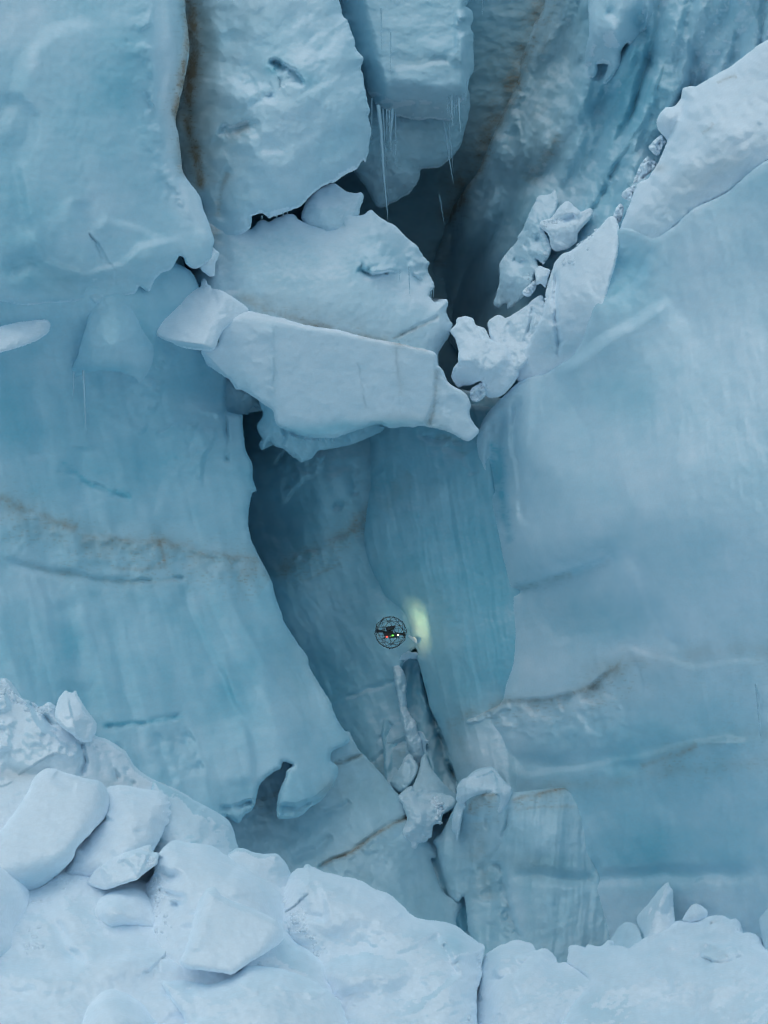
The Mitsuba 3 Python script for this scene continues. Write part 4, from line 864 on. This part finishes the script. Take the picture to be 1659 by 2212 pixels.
bank('snow_boulder_003', '632,1884 640,1877 655,1874 657,1869 663,1866 668,1867 673,1872 680,1873 686,1877 692,1880 700,1884 720,1887 741,1894 755,1896 768,1899 780,1903 791,1908 800,1914 811,1921 824,1925 838,1930 851,1939 863,1950 872,1958 881,1968 890,1976 901,1983 916,1986 931,1988 944,1989 956,1991 969,1994 983,1999 995,2006 1006,2015 1016,2022 1026,2030 1034,2036 1041,2039 1045,2041 1048,2048 1046,2058 1044,2068 1042,2078 1040,2090 1042,2103 1036,2122 1031,2143 1030,2200 1030,2320 700,2320 690,2150 640,2060 590,2010 590,1930',  # ice patches: bare ice, with teal shading of lower-facing snow painted in
     '650,1880,7.6 740,1896,7.7 800,1915,7.75 880,1968,7.7 950,1991,7.7 1040,2045,7.5 700,1920,7.3 800,1960,7.25 900,2010,7.15 1000,2050,7.05 600,1930,7.5 600,2020,7.1 650,1960,7.15 700,2030,6.9 800,2050,6.75 900,2090,6.6 1000,2120,6.7 760,2130,6.45 850,2180,6.2 960,2200,6.2 1030,2200,6.4 800,2300,5.8 1000,2300,5.9',
     '''step|668,1900 690,1910 700,1940 706,1975 700,2000|-0.16 9 50
bump|676,1930|22 34 -10 0.14
bump|790,2040|90 44 0 -0.20
bump|770,2112|110 28 0 0.20
bump|850,2000|60 40 20 0.10
bump|720,1960|40 50 0 0.08
bump|960,2140|40 70 -10 0.12
bump|880,2120|36 60 0 -0.10
step|945,2012 955,2035 970,2060 985,2090 1000,2110|-0.2 9 60
groove|955,2040 975,2065 985,2085|8 0.08
groove|985,2070 1010,2085 1035,2095|10 0.06
bump|820,1955|24 10 20 0.05
step|820,1942 850,1950 870,1980|0.05 5 40
groove|880,1965 890,2000 910,2030|10 0.04
bump|900,2150|80 60 0 -0.05
ice|985,2040|34 30 30 0.30
ice|790,2045|90 36 0 0.22
ice|930,2150|90 60 0 0.2
ice|665,1868|10 6 0 0.3
bump|1035,2080|6 5 0 -0.06''', jit=(1.3, 12), edge=(40, 0.34), seed=78, rough=((0.08, 150, 110, 0, 4), (0.06, 110, 70, 20, -3), (0.03, 44, 34, 0, 4), (0.007, 9, 9, 0, 3)), label='big white snow boulder with a frosted top at the bottom centre', category='snow boulder')
bank('snow_boulder_004', '-200,1820 -60,1830 0,1846 15,1857 30,1869 43,1886 55,1905 62,1920 67,1936 72,1955 75,1975 76,2002 75,2030 73,2058 70,2086 35,2084 0,2080 -200,2090', '-200,1830,6.6 0,1860,6.7 60,1920,6.8 72,2000,6.7 0,1960,6.15 30,2070,6.1 -200,2000,5.6', 'groove|0,1975 30,1990 60,2040|24 0.06\nice|20,2060|60 26 10 0.2', seed=79, edge=(24, 0.25), label='rounded snow boulder cut off by the left edge of the picture', category='snow boulder')
bank('snow_boulder_005', '193,2004 186,1993 185,1980 190,1964 201,1950 214,1939 230,1930 250,1923 270,1919 286,1918 301,1920 317,1929 331,1941 340,1953 346,1966 349,1984 348,2001 345,2020 332,2018 320,2014 310,2012 300,2009 285,2007 270,2007 257,2010 245,2015 230,2014 215,2011', '190,1990,6.6 280,1922,6.9 345,1980,6.75 260,1970,6.45 260,2010,6.5', 'bump|240,1970|18 40 0 0.04\ngroove|215,1950 218,1980 225,2000|10 0.03\nice|270,2005|60 10 0 0.2', edge=(22, 0.30), thick=0.7, s=2.4, seed=80, label='half buried oval snow boulder left of the peaked one', category='snow boulder')
bank('snow_boulder_006', '140,2320 158,2240 165,2213 172,2194 181,2175 194,2157 210,2141 225,2135 241,2134 258,2139 276,2147 293,2157 311,2170 326,2189 341,2212 360,2320', '170,2200,5.35 230,2138,5.6 330,2200,5.4 240,2200,5.1 250,2300,4.85', '', edge=(24, 0.28), thick=0.8, seed=81, label='round snow boulder at the bottom edge on the left', category='snow boulder')
bank('snow_drift', '350,2124 372,2118 395,2117 422,2121 450,2126 476,2120 501,2110 516,2098 531,2087 552,2086 576,2088 600,2091 626,2098 648,2106 671,2116 692,2128 711,2141 724,2152 735,2163 741,2178 745,2195 760,2230 770,2330 380,2330 400,2210 370,2160', '380,2125,5.75 450,2130,5.75 530,2092,5.9 620,2100,5.95 720,2155,5.95 450,2180,5.4 560,2160,5.45 680,2190,5.6 500,2290,5.0 720,2300,5.3', 'step|580,2115 620,2130 660,2142 715,2142|0.04 5 40\nbump|440,2200|40 26 0 -0.05\ngroove|400,2130 420,2170 430,2210|12 0.05', seed=82, edge=(22, 0.2), label='front snow drift sloping away at bottom left of centre', category='snow drift')
bank('snow_boulder_007', '1036,2110 1040,2086 1046,2068 1054,2057 1066,2050 1078,2043 1090,2039 1105,2033 1120,2030 1136,2034 1150,2039 1155,2048 1158,2056 1160,2100 1120,2180 1040,2160', '1045,2080,7.6 1120,2034,7.8 1155,2050,7.7 1090,2080,7.2 1100,2150,6.9', 'step|1050,2090 1080,2070 1120,2068 1155,2062|0.10 5 60\nice|1060,2070|20 20 0 0.15', seed=83, edge=(12, 0.12), label='small snow boulder beside the dark foot of the crack', category='snow boulder')
bank('snow_boulder_008', '980,2320 990,2200 1010,2150 1030,2100 1072,2098 1082,2085 1098,2074 1118,2066 1140,2056 1157,2053 1172,2049 1182,2050 1192,2057 1200,2068 1206,2079 1225,2079 1300,2100 1330,2160 1260,2320', '1010,2150,7.5 1000,2250,7.0 1060,2120,7.15 1090,2080,7.3 1160,2056,7.5 1200,2072,7.45 1130,2120,6.9 1080,2180,6.6 1200,2150,6.7 1300,2150,6.6 1100,2300,6.0 1250,2300,6.0', 'bump|1150,2090|36 50 20 0.14\nbump|1085,2130|24 60 10 0.10\ngroove|1120,2075 1110,2120 1130,2170|12 0.10\ngroove|1290,2160 1240,2200 1190,2260|40 0.16\nice|1250,2200|50 60 40 0.16\nbump|1120,2110|20 30 30 0.05', jit=(1.8, 10), edge=(30, 0.28), seed=84, rough=((0.06, 100, 100, 0, 4), (0.03, 26, 26, 0, 4), (0.009, 8, 8, 0, 3)), label='crusty snow boulder at bottom just right of centre', category='snow boulder')
bank('snow_bank_001', '1180,2330 1230,2180 1270,2120 1226,2080 1228,2060 1229,2045 1237,2041 1246,2041 1255,2045 1263,2049 1267,2043 1271,2040 1280,2042 1290,2044 1299,2043 1307,2036 1314,2030 1321,2034 1320,2042 1332,2042 1345,2044 1358,2048 1369,2041 1380,2034 1390,2027 1402,2019 1420,2008 1440,1997 1457,1991 1475,1989 1497,1986 1518,1984 1528,1980 1536,1979 1548,1977 1560,1978 1570,1981 1577,1985 1588,1984 1595,1990 1600,2004 1602,2014 1620,2015 1636,2020 1643,2030 1648,2042 1656,2050 1700,2054 1800,2060 2400,2020 2400,2330',
     '1230,2050,7.6 1320,2044,7.75 1400,2020,7.9 1475,1990,8.0 1570,1980,7.8 1640,2022,7.5 1300,2070,7.25 1400,2060,7.3 1500,2040,7.25 1600,2050,7.0 1300,2130,6.7 1450,2120,6.6 1600,2120,6.4 1300,2212,6.15 1500,2212,5.95 1650,2212,5.7 2400,2020,6.2 2400,2300,4.6',
     '''step|1509,2034 1545,2036 1587,2041|0.08 3 40
step|1587,2041 1594,2060 1590,2068|0.06 3 26
step|1510,2034 1512,2065 1540,2078|-0.06 3 30
groove|1535,2078 1570,2076 1590,2066|4 0.05 1
groove|1400,2035 1430,2025 1460,2012|6 0.08
bump|1430,2022|26 7 -14 0.08
step|1412,2030 1440,2030 1480,2022|0.06 4 30
bump|1450,2045|22 6 10 0.05
bump|1550,1987|18 7 -10 0.08
groove|1530,1995 1550,1988 1560,1982|5 0.06
groove|1420,2060 1440,2100 1445,2150|14 0.06
groove|1590,2060 1600,2090 1585,2130|8 0.04
bump|1500,2120|90 40 20 0.12
bump|1360,2110|60 60 0 0.12
bump|1600,2110|60 40 0 0.10
bump|1440,2170|60 30 10 -0.10
ice|1290,2180|60 50 0 0.2
ice|1550,2055|36 16 8 0.10''', jit=(1.6, 8), edge=(26, 0.26), seed=85, rough=((0.07, 120, 100, 0, 4), (0.06, 110, 80, 30, -3), (0.03, 36, 30, 20, 4), (0.007, 8, 8, 0, 3)), label='long white snow bank along the bottom right', kind='structure')
bank('ice_spike_001', '1443,1906 1437,1909 1432,1914 1420,1926 1410,1939 1400,1953 1389,1964 1380,1974 1376,1982 1376,1992 1381,2003 1387,2014 1396,2030 1440,2020 1458,1995 1457,1978 1455,1950 1454,1924 1448,1916', '1443,1908,8.5 1400,1955,8.4 1380,1985,8.4 1425,1960,8.1 1455,1960,8.4 1410,2010,8.0', 'groove|1400,1965 1425,1970 1450,1975|12 0.05\nbump|1430,1945|12 20 20 0.05', edge=(10, 0.11), thick=0.5, s=2.2, jit=(1.0, 8), ice=0.20, seed=86, rough=((0.03, 40, 50, 0, 4), (0.006, 10, 10, 0, 3)), label='tall pointed ice spike on the snow bank at lower right', category='ice spike')
bank('snow_ball', '1504,1952 1512,1955 1518,1958 1524,1963 1529,1969 1529,1976 1525,1983 1518,1987 1509,1991 1496,1993 1484,1993 1478,1990 1474,1987 1478,1978 1483,1969 1486,1965 1490,1959 1496,1954', '1505,1955,8.1 1480,1985,8.05 1525,1975,8.1 1505,1975,7.85', '', edge=(13, 0.14), thick=0.3, s=2.0, jit=(0.6, 9), ice=0.03, seed=87, rough=((0.015, 30, 30, 0, 3),), label='small round snow lump perched on the snow bank right of the spike', category='snow lump')
bank('ice_mound_002', '1640,1985 1650,1972 1659,1962 1680,1950 1740,1960 1760,2080 1660,2075 1648,2040', '1640,1990,7.6 1660,1965,7.5 1740,1980,7.1 1680,2050,7.2', '', ice=0.3, edge=(16, 0.16), seed=88, label='pale ice mound cut off by the right edge above the snow bank', category='ice mound')
bank('ice_mound_003', '1318,2050 1330,2012 1345,1995 1362,1992 1376,2000 1384,2020 1390,2050', '1320,2040,8.5 1360,1995,8.6 1360,2030,8.2', 'groove|1345,2005 1350,2020 1352,2040|5 0.05', ice=0.3, edge=(12, 0.12), thick=0.5, s=2.4, jit=(1.6, 7), seed=89, label='low translucent ice mound left of the lower right spike', category='ice mound')

# ---------------------------------------------------------------- icicles
rng = random.Random(5)
def icicle(key, u0, v0, u1, v1, Y, w, label, group=None):
    t = np.linspace(0, 1, 14)
    r = np.random.default_rng(int(u0 * 7 + v0 * 13))
    wig = np.cumsum(r.normal(0, 0.25, 14)); wig -= np.linspace(wig[0], wig[-1], 14)
    u, v = u0 + (u1 - u0) * t + wig * w * 0.25, v0 + (v1 - v0) * t
    rad = w / 2 / F * Y * ((1 - t) ** 0.75 * (1 + 0.10 * np.sin(t * 40 + u0)) + 0.06)
    scene[key] = mikit.ply(tube(at(u, v, np.full(14, Y)), rad, 8), 'icicle_material', smooth=True)
    tag(key, label, 'icicle', group)

n_ic = 0
def add_icicle(*a):
    global n_ic
    key = 'icicle' + (f'_{n_ic:03d}' if n_ic else '')
    icicle(key, *a)
    n_ic += 1

for u0, v0, u1, v1, Y, w, lab in (
        (817, 228, 838, 478, 13.0, 9, 'longest thick icicle hanging down the chimney'),
        (848, 236, 845, 328, 13.1, 8, 'stout short icicle right of the longest one'),
        (827, 235, 834, 368, 13.15, 3.5, 'thin icicle close beside the longest one'),
        (854, 245, 855, 368, 13.15, 3, 'thin long icicle right of the stout short one'),
        (803, 212, 802, 302, 13.3, 3, 'thin icicle left of the longest one near the great block'),
        (976, 205, 977, 274, 12.9, 4.5, 'icicle under the right corner of the top centre block'),
        (991, 212, 995, 288, 12.9, 4.5, 'rightmost icicle under the top centre block'),
        (958, 262, 980, 398, 13.6, 4.5, 'long slanting icicle low in the chimney'),
        (970, 262, 979, 368, 13.5, 3, 'thin slanting icicle beside the long slanting one'),
        (823, 18, 824, 112, 12.75, 3, 'thin icicle clinging to the left face of the top centre block'),
        (844, 70, 844, 160, 12.65, 2.5, 'fine icicle on the face of the top centre block'),
        (1042, -10, 1043, 42, 14.2, 3, 'small icicle at the top edge right of the centre block'),
        (948, 420, 960, 484, 15.4, 4.5, 'faint icicle deep in the dark of the chimney'),
        (883, 576, 886, 640, 11.08, 3.2, 'small icicle on the lip of the domed block'),
        (864, 582, 863, 608, 11.02, 3, 'tiny icicle left of the small one on the domed block'),
        (159, 802, 157, 868, 9.85, 4.5, 'left one of two icicles on the left wall'),
        (180, 800, 186, 934, 9.75, 5.5, 'longer right one of two icicles on the left wall'),
        (1632, 1470, 1643, 1597, 7.75, 4, 'faint icicle on the right wall near the picture edge')):
    add_icicle(u0, v0, u1, v1, Y, w, lab)
ORD = 'first second third fourth fifth sixth seventh eighth ninth'.split()
for n, (u, l) in enumerate(((659, 7), (674, 12), (683, 9), (692, 11), (703, 13), (712, 8), (721, 10))):
    add_icicle(u, 940, u + 0.3, 945 + l, 11.0, 2.4, ORD[n] + ' tiny icicle from the left below the bright slab', 'icicles under the bright slab')
for n, (u, l) in enumerate(((929, 20), (932, 24), (936, 16))):
    add_icicle(u, 624, u + 0.2, 628 + l, 11.85, 2.2, ORD[n] + ' tiny icicle from the left at the domed block edge', 'icicles at the edge of the domed block')
for n, (u, v, l) in enumerate(((835, 235, 60), (841, 238, 70), (966, 205, 50), (970, 212, 38), (982, 215, 36), (986, 205, 44), (998, 200, 30), (1004, 190, 34), (1008, 172, 40))):
    add_icicle(u, v, u + 0.5, v + l, 12.95, 2.6, ORD[n] + ' hair thin icicle from the left, top centre block', 'fringe icicles of the top centre block')
for n, (u, v, l) in enumerate(((566, 466, 9), (598, 464, 8), (611, 458, 10), (620, 455, 9))):
    add_icicle(u, v, u, v + l, 10.9, 2.4, ORD[n] + ' tiny icicle from the left, great lumpy block', 'icicles under the great block')

# ---------------------------------------------------------------- loose crumbs of snow and ice, far too many and too small to count
def crumbs(key, sources, count, size, label, seed, where=None, up=0.3):
    r = np.random.default_rng(seed)
    P, N = np.vstack([FRONT[s][0] for s in sources]), np.vstack([FRONT[s][1] for s in sources])
    pu, pv = 829.5 + P[:, 0] / P[:, 1] * F, 1106 - (P[:, 2] - EYE_Z) / P[:, 1] * F
    w = (N[:, 2] > up) * sm(0.5, 0.75, fbm(P * 2.2, 3, seed)) * (pu > -60) * (pu < 1720) * (pv < 2260)
    if where is not None: w = w * where(pu, pv)
    at_ = P[r.choice(len(P), count, p=w / w.sum())]
    base = trimesh.creation.icosphere(subdivisions=1)
    vs, fs = [], []
    for i, c in enumerate(at_):
        q = base.vertices * (0.7 + 0.6 * r.random((len(base.vertices), 1)))
        q = q * (size * (0.4 + 1.8 * r.random() ** 4)) * r.uniform(0.7, 1.3, 3) + c
        vs.append(q); fs.append(base.faces + i * len(q))
    v = np.vstack(vs)
    scene[key] = mikit.ply((v, np.vstack(fs)), 'ice_material', smooth=True, uv=spread(np.column_stack([np.zeros(len(v)), np.full(len(v), 0.08)])))
    tag(key, label, 'crumbs', kind='stuff')

def near(lines, r):
    L = [pts(l) for l in lines]
    return lambda u, v: np.max([np.exp(-(line_query(l, np.column_stack([u, v]))[0] / r) ** 2) for l in L], 0)

crumbs('snow_crumbs', [k for k in FRONT if k.startswith(('snow_slope', 'snow_boulder', 'snow_mound', 'snow_drift', 'snow_bank_001', 'ice_plate'))], 330, 0.008,
       'loose snow crumbs scattered between the boulders in front', 3, near(['640,1890 640,2000 700,2060 750,2160', '340,1850 350,1900 345,2010', '130,1895 240,1900 340,1850', '350,1720 365,1760 345,1810', '390,2080 470,2110 600,2060',
       '1040,2060 1040,2120 1000,2200', '1220,2080 1300,2050 1400,2030 1500,2000 1600,2010', '1490,2080 1600,2070', '70,1930 75,2060'], 16), up=0.1)
crumbs('ice_crumbs', ['ice_chunk_002', 'ice_chunk_003', 'ice_chunk_004', 'ice_chunk_005', 'snow_plate', 'snow_ridge', 'ice_slab', 'snow_pile', 'snow_bank'], 320, 0.013,
       'small broken ice crumbs along the ridge edge and the rubble beside the slab', 4, near(['1300,500 1240,540 1200,570', '1160,640 1090,690 1040,720', '950,800 1010,845 1050,850', '1120,520 1180,490 1250,460', '1080,640 1150,600 1190,540',
       '870,1720 940,1720 950,1790', '0,1480 100,1540 200,1600 300,1670'], 12), up=0.05)

# ---------------------------------------------------------------- the drone in its round cage
DR = at(844, 1366, 11.7)
R_CAGE = 35.0 / F * 11.7
tilt = trimesh.transformations.euler_matrix(0.22, 0.10, 0.5)[:3, :3]
labels['drone'] = {'label': 'small black drone inside a round wire cage hovering at the crack', 'category': 'drone'}

def put(key, mesh, mat, smooth=35, label=None):
    m = mesh.copy()
    m.apply_transform(trimesh.transformations.translation_matrix(DR))
    n = key
    k = 0
    while n in scene:
        k += 1
        n = f'{key}_{k:03d}'
    scene[n] = mikit.ply(m, mat, smooth=smooth) if isinstance(mat, str) else {**mikit.ply(m, 'black_plastic', smooth=smooth), 'emitter': mat}
    tag(n, label)
    return n

ico = trimesh.creation.icosphere(subdivisions=1, radius=R_CAGE)
cv = ico.vertices @ tilt.T
ring = trimesh.Trimesh()
for a, b in ico.edges_unique:
    put('drone__cage__strut', tube(np.stack([cv[a], cv[b]]), [0.0025, 0.0025], 6), 'black_carbon', False)
for c in cv:
    n = trimesh.creation.icosphere(subdivisions=1, radius=0.0062); n.apply_translation(c)
    put('drone__cage__node', n, 'black_carbon', True)
knob = trimesh.creation.icosphere(subdivisions=2, radius=0.009); knob.apply_translation([-0.012, -0.03, -R_CAGE + 0.004])
put('drone__cage__foot', knob, 'black_plastic', True)

def rbox(sx, sy, sz, r, c, rot=None):
    import manifold3d as m3
    b = trimesh.creation.box([sx - 2 * r, sy - 2 * r, sz - 2 * r])
    s = trimesh.creation.icosphere(subdivisions=1, radius=r)
    p = (b.vertices[:, None] + s.vertices[None]).reshape(-1, 3)
    h = trimesh.convex.convex_hull(p)
    if rot is not None: h.apply_transform(trimesh.transformations.euler_matrix(*rot))
    h.apply_translation(c)
    return h

put('drone__body', trimesh.util.concatenate([rbox(0.165, 0.15, 0.036, 0.012, (-0.003, 0, -0.022), (0, 0.12, 0)), rbox(0.12, 0.12, 0.026, 0.010, (-0.012, -0.02, -0.042), (0, 0.12, 0)), rbox(0.085, 0.09, 0.03, 0.010, (-0.012, 0.0, 0.004))]), 'black_plastic')
put('drone__camera_head', trimesh.util.concatenate([rbox(0.095, 0.06, 0.044, 0.012, (-0.010, -0.02, 0.052), (0, -0.10, 0.2)), rbox(0.05, 0.045, 0.026, 0.008, (0.032, -0.02, 0.066), (0, -0.3, 0))]), 'black_plastic', label='camera block standing on the drone body')
lens = trimesh.creation.cylinder(radius=0.012, height=0.014, sections=20); lens.apply_transform(trimesh.transformations.rotation_matrix(math.pi / 2, [1, 0, 0])); lens.apply_translation([-0.022, -0.055, 0.046])
scene['lens_glass'] = {'type': 'principled', 'base_color': {'type': 'rgb', 'value': [0.02, 0.025, 0.03]}, 'roughness': 0.08, 'specular': 0.8}
put('drone__camera_head__lens', lens, 'lens_glass')
put('drone__mast', tube([[-0.01, 0, 0.0], [-0.01, -0.005, 0.04]], [0.020, 0.016], 10), 'black_plastic')
for sx, sy in ((-1, -1), (1, -1), (-1, 1), (1, 1)):
    tip = np.array([sx * 0.158, sy * 0.062, -0.004 - 0.019 * sx])
    put('drone__arm', tube([[sx * 0.05, sy * 0.03, -0.010], tip * [0.6, 0.6, 0.8], tip], [0.013, 0.009, 0.008], 8), 'black_plastic', True)
    mo = trimesh.creation.cylinder(radius=0.013, height=0.028, sections=18); mo.apply_translation(tip)
    put('drone__motor', mo, 'black_plastic')
    bl = []
    for s in (-1, 1):
        q = trimesh.creation.box([0.05, 0.011, 0.0022]); q.apply_transform(trimesh.transformations.rotation_matrix(0.25 * s, [1, 0, 0])); q.apply_translation([s * 0.027, 0, 0])
        bl.append(q)
    pr = trimesh.util.concatenate(bl); pr.apply_transform(trimesh.transformations.rotation_matrix(1.45 + 0.2 * sx * sy, [0, 0, 1])); pr.apply_translation(tip + [0, 0, 0.017])
    put('drone__propeller', pr, 'black_plastic', False)
for sx, dz in ((-0.075, -0.012), (-0.008, -0.008), (0.068, 0.0)):
    put('drone__leg', tube([[sx, -0.050, -0.040 + dz], [sx, -0.058, -0.054 + dz], [sx, -0.060, -0.066 + dz]], [0.012, 0.010, 0.004], 8), 'black_plastic', True)
for key, c, r, col in (('red_light', (-0.047, -0.088, -0.041), 0.0070, (6, 0.25, 0.15)), ('green_light', (0.024, -0.088, -0.026), 0.0074, (0.3, 5, 0.15)),
                       ('white_light', (-0.008, -0.090, -0.036), 0.0036, (3, 2.9, 2)), ('headlamp', (0.088, -0.085, -0.020), 0.0065, (5, 4.4, 2.4))):
    s = trimesh.creation.icosphere(subdivisions=2, radius=r); s.apply_scale([1.5, 1, 0.9]); s.apply_translation(c)
    put('drone__' + key, s, {'type': 'area', 'radiance': {'type': 'rgb', 'value': list(col)}}, True, label={'red_light': 'glowing red lamp', 'green_light': 'glowing green lamp', 'white_light': 'small white lamp', 'headlamp': 'bright yellowish headlamp'}[key])
# the headlamps' own beams: one on the lobe to the right, a weaker one on the wall behind
lamp = DR + np.array([0.19, -0.12, -0.045])
for i, (u, v, q, w) in enumerate(((902, 1320, 0.55, 14), (908, 1348, 0.8, 14), (914, 1384, 0.45, 14))):
    scene['drone_beam' + (f'_{i:03d}' if i else '')] = {'type': 'spot', 'to_world': T().look_at(origin=lamp.tolist(), target=at(u, v, 12.45).tolist(), up=[0, 0, 1]), 'cutoff_angle': w, 'beam_width': 0.5, 'intensity': {'type': 'rgb', 'value': [2.3 * q, 1.75 * q, 0.75 * q]}}
scene['drone_glow'] = {'type': 'point', 'position': (DR + np.array([0.0, 0.28, -0.05])).tolist(), 'intensity': {'type': 'rgb', 'value': [0.05, 0.047, 0.028]}}
